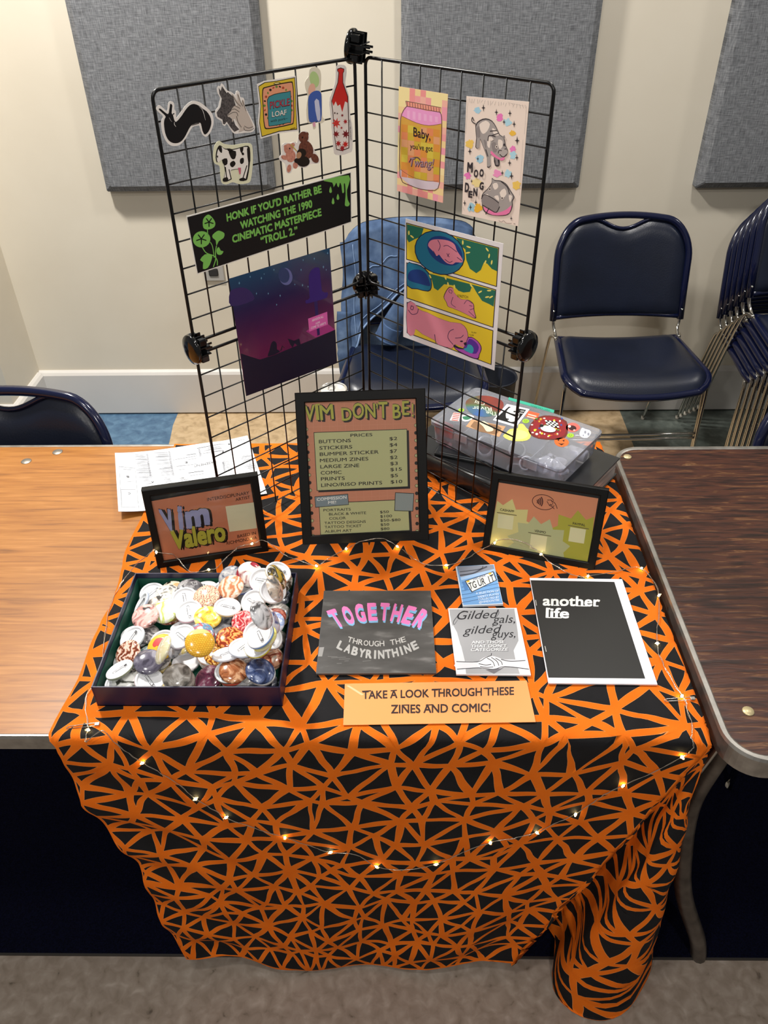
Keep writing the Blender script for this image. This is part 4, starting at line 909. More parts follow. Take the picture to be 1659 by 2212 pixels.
a.poly(d2, inkc, 2.6, 3).poly(inset(d2, .96), dog, 2.9, 3)
for L_ in ([(700, 660), (685, 645), (695, 632), (712, 645), (705, 665)], [(720, 690), (705, 740), (740, 770)], [(805, 745), (830, 715), (870, 740)], [(845, 755), (870, 762)], [(850, 790), (880, 780)], [(840, 800), (895, 852)]): a.line(L_, 4, '#4a2a55', 3.2, 3)
a.text('STRETCH', (752, 690), (835, 700), (0, -20), '#3a3020', 3)
d3 = [(360, 735), (420, 740), (450, 785), (520, 810), (600, 850), (700, 885), (780, 895), (825, 940), (838, 1000), (830, 1060), (800, 1085), (740, 1060), (715, 1090), (680, 1085), (600, 1060), (580, 1030), (480, 980), (425, 938), (412, 985), (360, 968)]
a.poly(d3, inkc, 1.8, 2).poly(inset(d3, .985), dog, 2.2, 2)
for L_ in ([(390, 760), (410, 765), (405, 790), (388, 780), (395, 755)], [(370, 790), (400, 825), (440, 815), (448, 780)], [(725, 940), (690, 960), (680, 1010), (720, 1060)], [(735, 1010), (780, 1005), (800, 985)], [(800, 1050), (830, 1045)], [(575, 980), (585, 1050)]): a.line(L_, 5, '#4a2a55', 2.8, 3)
a.ell(785, 1035, 12, 6, inkc, 3).ell(815, 1055, 11, 13, inkc, 3)
a.poly([(835, 1000), (890, 1015), (930, 1055), (942, 1095), (925, 1140), (915, 1175), (850, 1160), (760, 1115), (725, 1080), (730, 1060), (800, 1090)], inkc, 2.4, 2).poly([(838, 1006), (890, 1020), (926, 1058), (936, 1095), (920, 1140), (908, 1168), (850, 1152), (765, 1110), (732, 1082), (800, 1098)], '#b256b8', 2.7, 2).poly([(845, 1015), (890, 1035), (920, 1080), (900, 1130), (850, 1125), (800, 1098), (825, 1060)], '#5a2f9a', 3, 2).poly([(835, 1060), (862, 1065), (880, 1095), (868, 1130), (830, 1115), (800, 1095), (825, 1085)], '#35a3b8', 3.2, 2)
a.text('SLURP', (862, 968), (902, 976), (0, -11), '#3a3020', 3).text('SLURP', (846, 988), (882, 995), (0, -11), '#3a3020', 3)
tag(a.build('art_print', q0, '#e6e1e2', .0006), 'three-panel comic print of a pink dog on yellow, on the right wing of the grid', 'art print', 'art prints on the wire grid')
# ================================================================ PICTURE FRAMES
frame_m = mat('matte_black_frame', '#090908', .5, spec=.22)
pane_m = glassy('clear_acrylic_pane', '#ffffff', .93, .03)
def picture_frame(surf, w, h, bw, art, base, basecol, label, yaw):
    """black moulding, card backing, printed sheet, clear pane and easel leg, leaning back on the table"""
    t = empty('picture_frame', (0, 0, 0), 0, label, 'framed sign', 'black framed signs on the tablecloth')
    t.matrix_world = smat(surf)
    D = .016; b = MB()
    o = [(-w / 2, 0), (w / 2, 0), (w / 2, h), (-w / 2, h)]; bv = .0015
    def ring(dx, z): return [(x + (dx if x < 0 else -dx), y + (dx if y < h / 2 else -dx), z) for x, y in o]
    lv = [ring(0, -D), ring(0, -bv), ring(bv, 0), ring(bw - bv, 0), ring(bw, -bv), ring(bw, -.008)]
    vs = [v for r in lv for v in r]; b.put(vs, [[a * 4 + k, a * 4 + (k + 1) % 4, (a + 1) * 4 + (k + 1) % 4, (a + 1) * 4 + k] for a in range(5) for k in range(4)], 0, False)
    b.build('moulding', frame_m, t)
    b = MB(); b.box((0, h / 2, -.0125), (w - .004, h - .004, .005)); b.build('backing_board', mat('grey_backing', '#2a2826', .8), t)
    b = MB(); b.box((0, h / 2, -.0030), (w - 2 * bw + .002, h - 2 * bw + .002, .0012)); b.build('pane', pane_m, t)
    # easel strut down to the table
    o3 = Vector(SURF[surf][0]); n = Vector(SURF[surf][1]).cross(Vector(SURF[surf][2])); up = Vector(SURF[surf][2])
    hp = o3 + up * h * .62 - n * D; back = Vector((-n.x, -n.y, 0)).normalized()
    ft_ = Vector((hp.x, hp.y, T + .0055)) + back * .040; inv = smat(surf).inverted()
    b = MB(); sx = Vector(SURF[surf][1]) * .022
    P = [hp - sx * .7, hp + sx * .7, ft_ + sx, ft_ - sx]; P2 = [p + back * .003 for p in P]
    b.put([inv @ p for p in P + P2], [[0, 1, 2, 3], [7, 6, 5, 4], [0, 4, 5, 1], [1, 5, 6, 2], [2, 6, 7, 3], [3, 7, 4, 0]], 0, False)
    b.build('easel_leg', mat('black_board', '#151413', .7), t)
    bpy.context.view_layer.update()
    ob = art.build('printed_sheet', base, basecol, .0003)
    mw = ob.matrix_world.copy(); ob.parent = t; ob.matrix_parent_inverse = Matrix(); ob.matrix_basis = smat(surf).inverted() @ mw
    return t
CP = (600, 820, .2170); CV = (200, 920, .26522); CY = (880, 800, .277275)
# price list
a = Art('PR', CP); grid_c = '#b8735a'; olive = '#b3b482'; ol2 = '#aaa845'; ik = '#1d1613'
ii = [(262, 238), (1383, 195), (1405, 1540), (340, 1585)]
def lerp2(q, u, v): return tuple((1 - v) * ((1 - u) * q[0][k] + u * q[1][k]) + v * ((1 - u) * q[3][k] + u * q[2][k]) for k in (0, 1))
for k in range(1, 14): a.line([lerp2(ii, k / 14, 0), lerp2(ii, k / 14, 1)], 3, '#c98a6e', .5)
for k in range(1, 17): a.line([lerp2(ii, 0, k / 17), lerp2(ii, 1, k / 17)], 3, '#c98a6e', .7)
def title(s, p0, p1, up, b_=.02):
    a.text(s, p0, p1, up, ik, 1.2, b_ + .035, off=(16, 12)); a.text(s, p0, p1, up, ik, 1.6, b_ + .035); a.text(s, p0, p1, up, ol2, 2.2, b_)
a_t = [('V', (270, 412), (372, 400), (-6, -150)), ('I', (385, 400), (415, 398), (-16, -150)), ('M', (425, 402), (560, 388), (-14, -146)), ('D', (640, 408), (740, 403), (-10, -125)), ('O', (745, 385), (860, 378), (-4, -148)), ('N', (875, 384), (975, 374), (-8, -140)), ('’', (981, 384), (1000, 383), (-4, -148)), ('T', (1005, 382), (1095, 378), (-4, -160)), ('B', (1145, 385), (1225, 380), (-4, -138)), ('E', (1240, 352), (1310, 348), (-4, -138)), ('!', (1335, 368), (1352, 366), (-2, -130))]
for s, p0, p1, up in a_t: title(s, p0, p1, up)
a.line([(374, 250), (420, 245)], 14, ol2, 2.2)
a.poly([(382, 545), (1305, 505), (1318, 1085), (405, 1122)], ik, 1.2).poly([(357, 524), (1287, 490), (1299, 1068), (388, 1108)], ik, 1.4).poly([(363, 530), (1282, 496), (1294, 1062), (394, 1102)], olive, 1.8)
def row(s, p0, p1, h, b_=.012): a.text(s, p0, p1, (-1, -h), ik, 2.6, b_)
row('PRICES', (724, 570), (942, 562), 30)
for s, p0, p1 in (('BUTTONS', (410, 634), (728, 622)), ('STICKERS', (415, 698), (742, 685)), ('BUMPER STICKER', (418, 760), (1005, 735)), ('MEDIUM ZINES', (420, 822), (902, 803)), ('LARGE ZINE', (424, 884), (812, 870)), ('COMIC', (428, 945), (636, 938)), ('PRINTS', (430, 1006), (668, 997)), ('LINO/RISO PRINTS', (432, 1068), (1040, 1042))): row(s, p0, p1, 34)
for s, p0, p1 in (('$2', (1112, 604), (1190, 600)), ('$4', (1114, 666), (1190, 662)), ('$7', (1116, 729), (1188, 725)), ('$2', (1118, 791), (1193, 787)), ('$3', (1120, 852), (1195, 848)), ('$15', (1121, 911), (1235, 905)), ('$5', (1123, 972), (1197, 968)), ('$10', (1124, 1034), (1240, 1028))): row(s, p0, p1, 32)
a.poly([(425, 1240), (1320, 1200), (1338, 1520), (440, 1558)], ik, 1.2).poly([(408, 1230), (1300, 1188), (1316, 1503), (424, 1548)], ik, 1.4).poly([(414, 1236), (1295, 1195), (1311, 1498), (429, 1542)], olive, 1.8)
a.poly([(366, 1164), (700, 1136), (708, 1246), (374, 1274)], ik, 2.2).poly([(371, 1169), (695, 1142), (703, 1241), (379, 1268)], '#77858a', 2.5)
a.text('COMMISSION', (390, 1208), (684, 1184), (0, -30), '#e8e8e0', 3, .01).text('ME!', (502, 1238), (580, 1232), (0, -28), '#e8e8e0', 3, .01)
a.poly([(1168, 1122), (1357, 1130), (1348, 1312), (1160, 1306)], ik, 2.2).poly([(1174, 1128), (1351, 1136), (1342, 1306), (1166, 1300)], '#8a9390', 2.5)
for s, p0, p1 in (('PORTRAITS', (455, 1312), (727, 1302)), ('BLACK & WHITE', (510, 1352), (880, 1338)), ('COLOR', (512, 1395), (678, 1388)), ('TATTOO DESIGNS', (465, 1440), (877, 1424)), ('TATTOO TICKET', (467, 1481), (834, 1466)), ('ALBUM ART', (469, 1523), (738, 1512)), ('$50', (1018, 1331), (1106, 1326)), ('$100', (1020, 1374), (1138, 1368)), ('$50-$80', (1021, 1414), (1222, 1406)), ('$50', (1023, 1456), (1110, 1452)), ('$80', (1024, 1498), (1112, 1494))): row(s, p0, p1, 25, .01)
for k in range(15):
    for q, (ua, va, vb) in enumerate(((286, 496, 1556), (1374, 455, 1508))):
        y = va + (vb - va) * k / 14; x = ua + (352 - 286 if q == 0 else 1388 - 1374) * k / 14
        a.ell(x, y, 17, 18, ik, 1.2)
        if k % 2 == 0: a.ell(x, y, 13, 14, olive, 1.5)
picture_frame('PR0', .231, .275, .0175, a, [(250, 215), (1400, 172), (1420, 1560), (330, 1605)], '#c08062', 'tall black frame holding an orange and green price list, middle of the table', 0)
# name sign
a = Art('VI', CV)
def bubble(s, p0, p1, up, col, b_):
    a.text(s, p0, p1, up, '#17110f', 1, b_ + .03, off=(22, 4)); a.text(s, p0, p1, up, '#17110f', 1.4, b_ + .03); a.text(s, p0, p1, up, col, 2, b_)
bubble('V', (590, 850), (690, 845), (-55, -165), '#8f93b8', .05); bubble('i', (705, 835), (745, 830), (-20, -185), '#8f93b8', .06); bubble('m', (765, 830), (960, 790), (-25, -180), '#8f93b8', .06)
bubble('Valero', (655, 1005), (1090, 925), (-25, -150), '#a9a63c', .05)
a.poly([(1082, 655), (1312, 622), (1338, 832), (1115, 862)], '#cdc9a8', 1.5)
for s, p0, p1, h in (('INTERDISCIPLINARY', (934, 612), (1276, 556), 26), ('ARTIST', (1165, 612), (1283, 590), 24), ('BASED IN', (1180, 912), (1332, 882), 24), ('RICHMOND, VA', (1093, 968), (1340, 920), 26)): a.text(s, p0, p1, (-3, -h), '#2c1712', 2, .012)
picture_frame('VI0', .196, .152, .0125, a, [(468, 615), (1285, 472), (1368, 985), (570, 1140)], '#b97556', 'black framed orange name sign with lilac and yellow bubble lettering, behind the button box', 0)
# payment sign
a = Art('PA', CY)
def burst(cx, cy, rx, ry, n, col, L, ph=0, cut=.70):
    a.poly([(cx + rx * (1 if k % 2 == 0 else cut) * math.cos(ph + k * PI / n), cy + ry * (1 if k % 2 == 0 else cut) * math.sin(ph + k * PI / n)) for k in range(2 * n)], col, L)
a.poly([(700, 1015), (745, 1050), (818, 1002), (846, 1085), (940, 1085), (928, 1175), (990, 1210), (930, 1400), (640, 1370), (665, 1180)], '#cfc784', 1)
a.poly([(1455, 1140), (1392, 1165), (1328, 1090), (1275, 1155), (1178, 1122), (1172, 1210), (1100, 1240), (1180, 1460), (1398, 1515), (1440, 1290)], '#aaa63a', 1.2)
a.poly([(985, 1138), (1042, 1198), (1110, 1160), (1135, 1240), (1222, 1245), (1210, 1330), (1268, 1370), (1215, 1420), (1225, 1480), (760, 1395), (830, 1340), (778, 1290), (865, 1260), (860, 1185), (940, 1195)], '#b3b687', 1.5)
for s, p0, p1, h in (('CASHAPP', (722, 1092), (832, 1108), 18), ('VENMO', (990, 1258), (1078, 1272), 18), ('PAYPAL', (1288, 1200), (1386, 1215), 18)): a.text(s, p0, p1, (1, -h), '#2b2418', 2, .02)
for p0, p1 in (((698, 1106), (852, 1130)), ((942, 1262), (1120, 1292)), ((1252, 1206), (1414, 1236))): a.line([p0, p1], 6, '#6b6040', 2)
for q in ([(708, 1118), (830, 1136), (818, 1242), (700, 1225)], [(965, 1275), (1090, 1295), (1074, 1412), (950, 1390)], [(1270, 1220), (1392, 1240), (1375, 1350), (1253, 1330)]): a.poly(q, '#d8d4a8', 2)
a.line([(1060 + 88 * math.cos(t_) * .98, 1027 + 58 * math.sin(t_) + 10 * math.cos(t_)) for t_ in np.linspace(.25, 5.9, 40)], 5, '#4a1f1c', 2)
for k, r_ in enumerate((18, 28, 40, 52)): a.line([(1000 + k * 4 + r_ * math.cos(t_) * .8, 1022 + r_ * math.sin(t_)) for t_ in np.linspace(-.75, .75, 9)], 9, '#4a1f1c', 2)
a.line([(1090, 1010), (1120, 1010), (1135, 1040), (1105, 1050), (1088, 1020)], 5, '#4a1f1c', 2.3).line([(1118, 1012), (1150, 1035), (1168, 1078)], 5, '#4a1f1c', 2.3, 3).line([(1105, 1052), (1125, 1060), (1145, 1080)], 5, '#4a1f1c', 2.3, 3).line([(1110, 1040), (1130, 1055)], 4, '#4a1f1c', 2.3)
picture_frame('PA0', .199, .145, .0125, a, [(706, 872), (1488, 998), (1398, 1520), (636, 1370)], '#cf8964', 'black framed orange and green payment sign with starbursts, before the black binder', 0)

# ================================================================ PAPER ON THE TABLE
CT2 = (660, 1200, .301386); CN = (1100, 1180, .336950)
def booklet(a, base, basecol, label, name='zine', cat='zine', thick=.002, lift=0.0):
    o = a.build(name, base, basecol, thick, lift=lift); return tag(o, label, cat)
# together
a = Art('TB', CT2); zc = noise_mat('photocopy_cloud_cover', [(.35, '#3d3b39'), (.58, '#4b4947'), (.72, '#787573')], 14, .38, 9, (1, 3, 1))
a.poly([(135, 266), (895, 266), (935, 848), (82, 850)], zc, 1)
def arch(s, x0, y0, x1, y1, h, arc, col, L, b_, off=(0, 0), grow=0): a.text(s, (x0, y0), (x1, y1), (0, -h), col, L, b_, arc=arc, off=off, grow=grow)
def arched_word(s, x0, x1, yb, arc, h, col, L, b_, off=(0, 0), spread=0.0, sgn=1):
    """each letter stands square to a bowed baseline"""
    n = len(s); cx = (x0 + x1) / 2; hw = (x1 - x0) / 2
    wd = [(.75 if ch in 'I' else 1.0) for ch in s]; tot = sum(wd); acc = 0
    for ch, w_ in zip(s, wd):
        c = x0 + (x1 - x0) * (acc + w_ / 2) / tot; acc += w_; q = (c - cx) / hw; y = yb - arc * (1 - q * q); sl = 2 * arc * q / hw
        l = (x1 - x0) / tot * w_ * .43 * (.45 if ch == 'I' else 1); ux, uy = 1 / math.hypot(1, sl), sl / math.hypot(1, sl)
        if ch == ' ': continue
        up = (uy * h + q * spread, -ux * h)
        a.text(ch, (c - ux * l + off[0], y - uy * l + off[1]), (c + ux * l + off[0], y + uy * l + off[1]), up, col, L, b_)
arched_word('TOGETHER', 215, 830, 530, 58, 112, '#7fb6dc', 2, .05, off=(4, 14), spread=40)
arched_word('TOGETHER', 215, 830, 530, 58, 118, '#f07fbe', 2.6, .05, spread=40)
arched_word('THROUGH THE', 295, 725, 626, -36, 38, '#b9b6b2', 2, .015)
arched_word('LABYRINTHINE', 215, 820, 668, -82, 58, '#a9a7a4', 2, .05)
a.poly([(100, 670), (135, 668), (120, 735), (90, 735)], '#8f8d8b', 2)
for x0, y0, x1, y1 in ((160, 735, 230, 738), (185, 745, 290, 740), (225, 785, 260, 783), (240, 755, 320, 752), (280, 768, 310, 766), (410, 770, 470, 764)): a.line([(x0, y0), (x1, y1)], 4, '#6b6967', 2)
booklet(a, [(133, 263), (896, 263), (937, 853), (76, 857)], '#55524f', 'dark grey square zine titled TOGETHER in pink, in the middle of the table', thick=.0035)
# tg ur it
a = Art('TB', CT2)
a.poly([(1083, 90), (1348, 78), (1412, 355), (1130, 368)], '#6fa0d4', .6).poly([(1085, 92), (1340, 80), (1350, 110), (1110, 168)], '#8b8f9c', 1).poly([(1110, 168), (1352, 108), (1358, 128), (1115, 190)], '#a5c3e6', 1.2)
a.line([(1105, 155), (1200, 140), (1260, 110), (1300, 92)], 10, '#4a4c58', 1.5, 4).line([(1105, 130), (1250, 110), (1270, 88)], 5, '#3d3f4a', 1.5, 3)
for y in (205, 235, 262, 290, 318, 345): a.line([(1118, y + 5), (1200, y - 10), (1390, y - 52)], 3, '#2f4f7c', 1.3, 3)
a.poly([(1122, 200), (1160, 195), (1165, 260), (1140, 262)], '#4f7fba', 1.4)
a.poly([(1140, 195), (1345, 125), (1370, 190), (1190, 278)], '#232838', 1.8).poly([(1148, 198), (1341, 132), (1363, 188), (1194, 270)], '#eceae2', 2.2)
a.text('VIRGINIA', (1200, 196), (1290, 162), (-4, -16), '#2d4a86', 2.8, .01)
a.text('TG', (1178, 258), (1228, 240), (-14, -46), '#20222c', 2.8, .02).text('UR', (1242, 235), (1292, 216), (-14, -46), '#20222c', 2.8, .02).text('1T', (1318, 208), (1356, 192), (-14, -46), '#20222c', 2.8, .02)
a.poly([(1152, 196), (1172, 190), (1176, 202), (1156, 208)], '#e3b73c', 2.8).poly([(1310, 140), (1328, 134), (1332, 146), (1314, 152)], '#e3b73c', 2.8)
for s, p0, p1 in (('A SELECTION OF', (1220, 292), (1384, 272)), ('VANITY PLATES', (1232, 316), (1384, 296)), ('COLLECTED BY', (1238, 334), (1386, 318)), ('@VIMDONTBE', (1242, 356), (1388, 338))): a.text(s, p0, p1, (0, -15), '#e9eff8', 2.8, .0)
booklet(a, [(1075, 92), (1350, 75), (1415, 360), (1127, 373)], '#dfe6ee', 'small blue zine showing a licence plate reading TG UR 1T, above the grey zine', thick=.004)
# gilded
a = Art('TB', CT2)
a.poly([(1030, 395), (1495, 390), (1520, 560), (1525, 620), (1490, 690), (1505, 762), (1535, 858), (1150, 858), (1140, 760), (1115, 660), (1092, 610), (1085, 560), (1050, 510), (1036, 440)], '#a9a9ac', 1)
a.poly([(1080, 770), (1230, 770), (1300, 740), (1400, 755), (1570, 760), (1580, 815), (1430, 808), (1350, 825), (1230, 815), (1085, 825)], '#e2e2e6', 1.4, 2)
a.poly([(1230, 780), (1270, 745), (1330, 730), (1400, 750), (1430, 785), (1405, 815), (1340, 825), (1260, 820), (1235, 800)], '#f1f0f2', 1.8, 3)
for L_ in ([(1080, 770), (1230, 772), (1290, 742), (1330, 728)], [(1085, 825), (1240, 815), (1345, 826), (1430, 806), (1600, 825)], [(1400, 755), (1470, 768), (1575, 762)], [(1300, 745), (1340, 770), (1355, 805)], [(1330, 740), (1370, 768), (1385, 800)], [(1360, 745), (1400, 770), (1410, 795)], [(1240, 785), (1290, 795), (1330, 790)], [(1250, 805), (1300, 812), (1345, 808)], [(1330, 728), (1332, 710)]): a.line(L_, 5, '#2f2d33', 2.2, 4)
a.poly([(1290, 830), (1420, 815), (1350, 858)], '#6e6c72', 2)
a.poly([(1055, 505), (1085, 560), (1112, 660), (1138, 762), (1075, 768), (1060, 640)], '#e2e2e6', 1.6)
def script(s, p0, p1, up, b_=-.012): a.text(s, p0, p1, up, '#1d1b22', 2.2, b_)
script('Gilded', (1075, 470), (1360, 458), (26, -62)); script('gals,', (1340, 494), (1500, 492), (16, -58)); script('gilded', (1130, 575), (1385, 562), (22, -58)); script('guys,', (1330, 600), (1502, 596), (16, -58))
for L_ in ([(1090, 470), (1065, 505), (1062, 480), (1110, 420), (1140, 405)], [(1362, 458), (1385, 420), (1375, 400)], [(1345, 495), (1340, 520), (1360, 500)], [(1380, 565), (1395, 520), (1385, 500)]): a.line(L_, 4, '#1d1b22', 2.2, 4, .5)
for s, p0, p1 in (('AND THOSE', (1190, 642), (1425, 638)), ('THAT DON’T', (1184, 670), (1442, 666)), ('CATEGORIZE', (1184, 696), (1450, 692))):
    a.text(s, (p0[0] + 3, p0[1] + 3), (p1[0] + 3, p1[1] + 3), (0, -20), '#4a484e', 2, .02); a.text(s, p0, p1, (0, -20), '#f4f4f4', 2.4, .02)
booklet(a, [(1022, 388), (1512, 385), (1614, 866), (1080, 860)], '#eeeef0', 'grey and white zine titled Gilded gals, gilded guys, below the licence plate zine', thick=.003)
# another life
a = Art('TB', CN)
a.poly([(136, 225), (672, 236), (870, 856), (250, 850)], '#1c1b19', 1)
def slabword(s, p0, p1, h):
    a.text(s, p0, p1, (2, -h), '#f4f2ee', 2, .032)
slabword('another', (213, 386), (580, 392), 62); slabword('life', (232, 464), (382, 468), 62)
for x0, y0, x1 in ((320, 389, 350), (430, 391, 455), (452, 392, 500), (545, 392, 570), (236, 466, 262), (268, 467, 296), (300, 468, 335), (392, 390, 410), (284, 388, 330)): a.line([(x0, y0 - 2), (x1, y0 - 1)], 6, '#f4f2ee', 2.5)
a.line([(240, 408), (262, 408)], 10, '#f4f2ee', 2.2)
for p0, p1 in (((228, 648), (236, 684)), ((168, 352), (174, 388))): a.line([p0, p1], 4, '#c9c6c0', 2.4)
booklet(a, [(130, 210), (722, 218), (948, 892), (250, 884)], '#efedf2', 'black and white comic titled another life, at the right of the table', 'comic_book', 'comic', .0026)
# sign
a = Art('TB', CT2)
def wonky(s, p0, p1, h, seed):
    rnd = random.Random(seed); words = s
    v, f_, x0, x1 = glyphs(s, .03)
    a.text(s, p0, p1, (0, -h), '#2a1512', 2, .03)
wonky('TAKE A LOOK THROUGH THESE', (408, 1030), (1494, 1000), 56, 1); wonky('ZINES AND COMIC!', (612, 1133), (1326, 1122), 60, 2)
for L_ in ([(405, 976), (470, 972)], [(610, 972), (655, 968)], [(905, 962), (975, 960)], [(1275, 955), (1340, 952)], [(690, 1076), (745, 1073)], [(862, 1075), (905, 1072)]): a.line(L_, 8, '#2a1512', 2.4)
a.poly([(292, 935), (312, 933), (420, 1000), (400, 1004)], '#f7bd8e', 1.2)
o = a.build('paper_sign', [(282, 920), (1585, 898), (1650, 1195), (270, 1217)], '#f09a58', .0006)
tag(o, 'peach paper sign reading TAKE A LOOK THROUGH THESE ZINES AND COMIC!', 'sign')
# floor plan sheet, curling up at its left end
a = Art('TB', CV)
gk = '#8f9196'
def box_o(q, w=3, c=gk): a.line(q + [q[0], q[1]], w, c, 1)
box_o([(207, 395), (340, 378), (375, 690), (232, 700)]); box_o([(240, 405), (320, 395), (325, 480), (245, 500)]); box_o([(225, 560), (345, 540), (375, 670), (235, 690)])
for (x, y, n, w, dx) in ((290, 280, 26, 140, 2.5), (480, 232, 28, 130, 2.2), (1045, 290, 14, 60, 3), (1190, 250, 18, 100, 3), (870, 180, 7, 170, 4), (560, 430, 8, 70, 4), (390, 440, 8, 60, 5)):
    rnd = random.Random(int(x))
    for k in range(n): ww = w * rnd.uniform(.45, 1); a.line([(x + w - ww + k * dx, y + k * 6.5), (x + w + k * dx, y + k * 6.5 - ww * .12)], 2.6, '#a2a4a9', 1)
for (x, y, n) in ((432, 258, 26), (615, 215, 30), (1055, 300, 14), (860, 190, 10)):
    for k in range(n): a.line([(x + k * 1.2, y + k * 6.5), (x + 16 + k * 1.2, y + k * 6.5 - 2)], 3.4, '#83858b', 1)
box_o([(655, 280), (850, 245), (858, 310), (665, 335)]); box_o([(850, 185), (1040, 150), (1075, 150), (1090, 200), (880, 230)]); box_o([(780, 385), (905, 368), (908, 390), (785, 410)]); box_o([(690, 330), (750, 322), (755, 352), (695, 360)]); box_o([(1180, 125), (1235, 115), (1250, 210), (1195, 225)]); box_o([(765, 240), (845, 228), (850, 265), (770, 278)])
for s, p0, p1, h in (('E', (772, 292), (750, 294), 14), ('B', (290, 445), (268, 448), 14), ('A', (498, 458), (474, 462), 14), ('D', (508, 502), (484, 506), 14), ('C', (305, 568), (283, 571), 14), ('F', (1066, 205), (1048, 208), 12), ('BASEMENT', (1005, 285), (822, 322), 18), ('LOBBY', (765, 418), (708, 424), 11), ('MAIN', (775, 432), (720, 438), 10)):
    a.text(s, p0, p1, (2, h), '#2c2c30', 1.4, .02 if len(s) == 1 else 0)
a.line([(1105, 152), (1120, 152)], 9, '#2c2c30', 1.4)
def curl(x, y, z):
    q = max(0, (-x - .02) / .15); return (x + .01 * q * q, y, z + .030 * q ** 2.2 + .002 * max(0, (x - .05) / .1))
base = [lerp2([(170, 308), (1262, 82), (1422, 560), (205, 726)], 0, 0)]
qm = [(170, 308), (1262, 82), (1422, 560), (205, 726)]
bs = [lerp2(qm, k / 24, 0) for k in range(25)] + [lerp2(qm, 1 - k / 24, 1) for k in range(25)]
bs = [(x, y - (26 * math.sin(PI * min(1, (x - 170) / 900)) if i < 25 else 0)) for i, (x, y) in enumerate(bs)]
class ArtStrip(Art):
    def build(s, name, base, basecol, thick=.0004, curl=None, **k):
        """a sheet built of cross strips so that it can bend"""
        n = len(base) // 2; B = [s.loc(*p) for p in base]; cx = sum(p[0] for p in B) / len(B); cy = sum(p[1] for p in B) / len(B); b = MB(); bi = s.ci(basecol)
        top = B[:n]; bot = B[n:][::-1]; m = 8
        P = [[(t_[0] + (q[0] - t_[0]) * j / m - cx, t_[1] + (q[1] - t_[1]) * j / m - cy) for j in range(m + 1)] for t_, q in zip(top, bot)]
        for zz in (0, thick):
            b.put([(x, y, zz) for r in P for x, y in r], [[i * (m + 1) + j, (i + 1) * (m + 1) + j, (i + 1) * (m + 1) + j + 1, i * (m + 1) + j + 1] for i in range(n - 1) for j in range(m)], bi)
        for pts, faces, c, z in s.items:
            zz = z if isinstance(z, list) else [z] * len(pts); b.put([(p[0] - cx, p[1] - cy, thick + .0003 + q) for p, q in zip(pts, zz)], faces, c, False)
        b.v = [curl(*p) for p in b.v]; o = b.build(name, s.cols, fix=False); o.matrix_world = smat(s.surf) @ Matrix.Translation((cx, cy, 0)); return o
a.__class__ = ArtStrip
tag(a.build('floor_plan_sheet', bs, '#eef0f5', .0003, curl=curl), 'white sheet printed with a floor plan, curling off the left edge of the cloth', 'paper sheet')

# ================================================================ BINDER, POUCH, CLEAR CASE, CAN
AN = R_(-37.8)
gl_bl = mat('glossy_black_cover', '#232425', .30, spec=.7)
t = empty('portfolio_binder', (.222, .652, T + .0055), AN, 'thick black portfolio binder lying under the clear plastic case', 'binder')
L_, Wd, Hb = .372, .232, .042
b = MB()
def cover(z): 
    return (0, 0, z)
b.box((0, .006, .002), (L_, Wd - .012, .004), bev=.0015); b.box((0, .006, Hb - .002), (L_, Wd - .012, .004), bev=.0015)
b.build('cover', gl_bl, t)
b = MB(); pr_ = [(-Wd / 2 + .010 + (Hb / 2) * .55 * -math.cos(q), Hb / 2 + (Hb / 2) * math.sin(q)) for q in np.linspace(-PI / 2, PI / 2, 13)]
prI = [(y + .004, z * .82 + Hb * .09) for y, z in pr_]; P = pr_ + prI[::-1]; n = len(P)
vs = [(-L_ / 2, y, z) for y, z in P] + [(L_ / 2, y, z) for y, z in P]
b.put(vs, [list(range(n)), [n + k for k in range(n)][::-1]] + [[k, (k + 1) % n, n + (k + 1) % n, n + k] for k in range(n)]); b.build('spine', gl_bl, t)
b = MB(); b.box((.003, .004, Hb / 2), (L_ - .010, Wd - .030, Hb - .0085)); 
pg = noise_mat('stacked_page_edges', [(.35, '#6a6866'), (.5, '#a5a3a0'), (.65, '#dcdad7')], 10, .45, 6, (1, 1, 60)); b.build('pages', pg, t)
t = empty('zip_pouch', (.150, .640, T + .0055 + Hb), R_(-20), 'small dark grey pouch on the binder, half under the clear case', 'pouch')
b = MB(); b.box((0, 0, .0035), (.15, .055, .0065), bev=.003, seg=3); b.build('body', mat('dark_pouch', '#26282a', .35), t)
b = MB(); b.tube([(-.065, -.022, .0072), (.065, -.022, .0072)], .0012, 6); b.build('zip', mat('zip_grey', '#5c5e60', .3), t)
# clear case
cl = glassy('milky_clear_plastic', '#f2f3fb', .84, .12, .22); cl2 = glassy('clear_plastic_wall', '#eceef8', .80, .12, .32)
bo_, bex, bey, _h = SURF['BX']; CM = smat('BX')
case = empty('plastic_case', (0, 0, 0), 0, 'clear plastic compartment case covered in stickers, on the black binder', 'plastic case')
case.matrix_world = CM
LX, LY = .296, .174; HC = .0540
b = MB(); o = rrect(LX, LY, .014, 5); n = len(o); lv = [(rrect(LX - .010, LY - .010, .010, 5), -.0095), (o, -.0085), (o, -.001), (rrect(LX - .006, LY - .006, .012, 5), .0005)]
vs = [(x, y, z) for p, z in lv for x, y in p]
b.put(vs, [[a_ * n + k, a_ * n + (k + 1) % n, (a_ + 1) * n + (k + 1) % n, (a_ + 1) * n + k] for a_ in range(3) for k in range(n)] + [[3 * n + k for k in range(n)]], 0, False)
b.build('lid', cl, case)
b = MB(); lv = [(rrect(LX - .022, LY - .022, .010, 5), -HC), (rrect(LX - .016, LY - .016, .011, 5), -HC + .004), (rrect(LX - .010, LY - .010, .012, 5), -.010)]
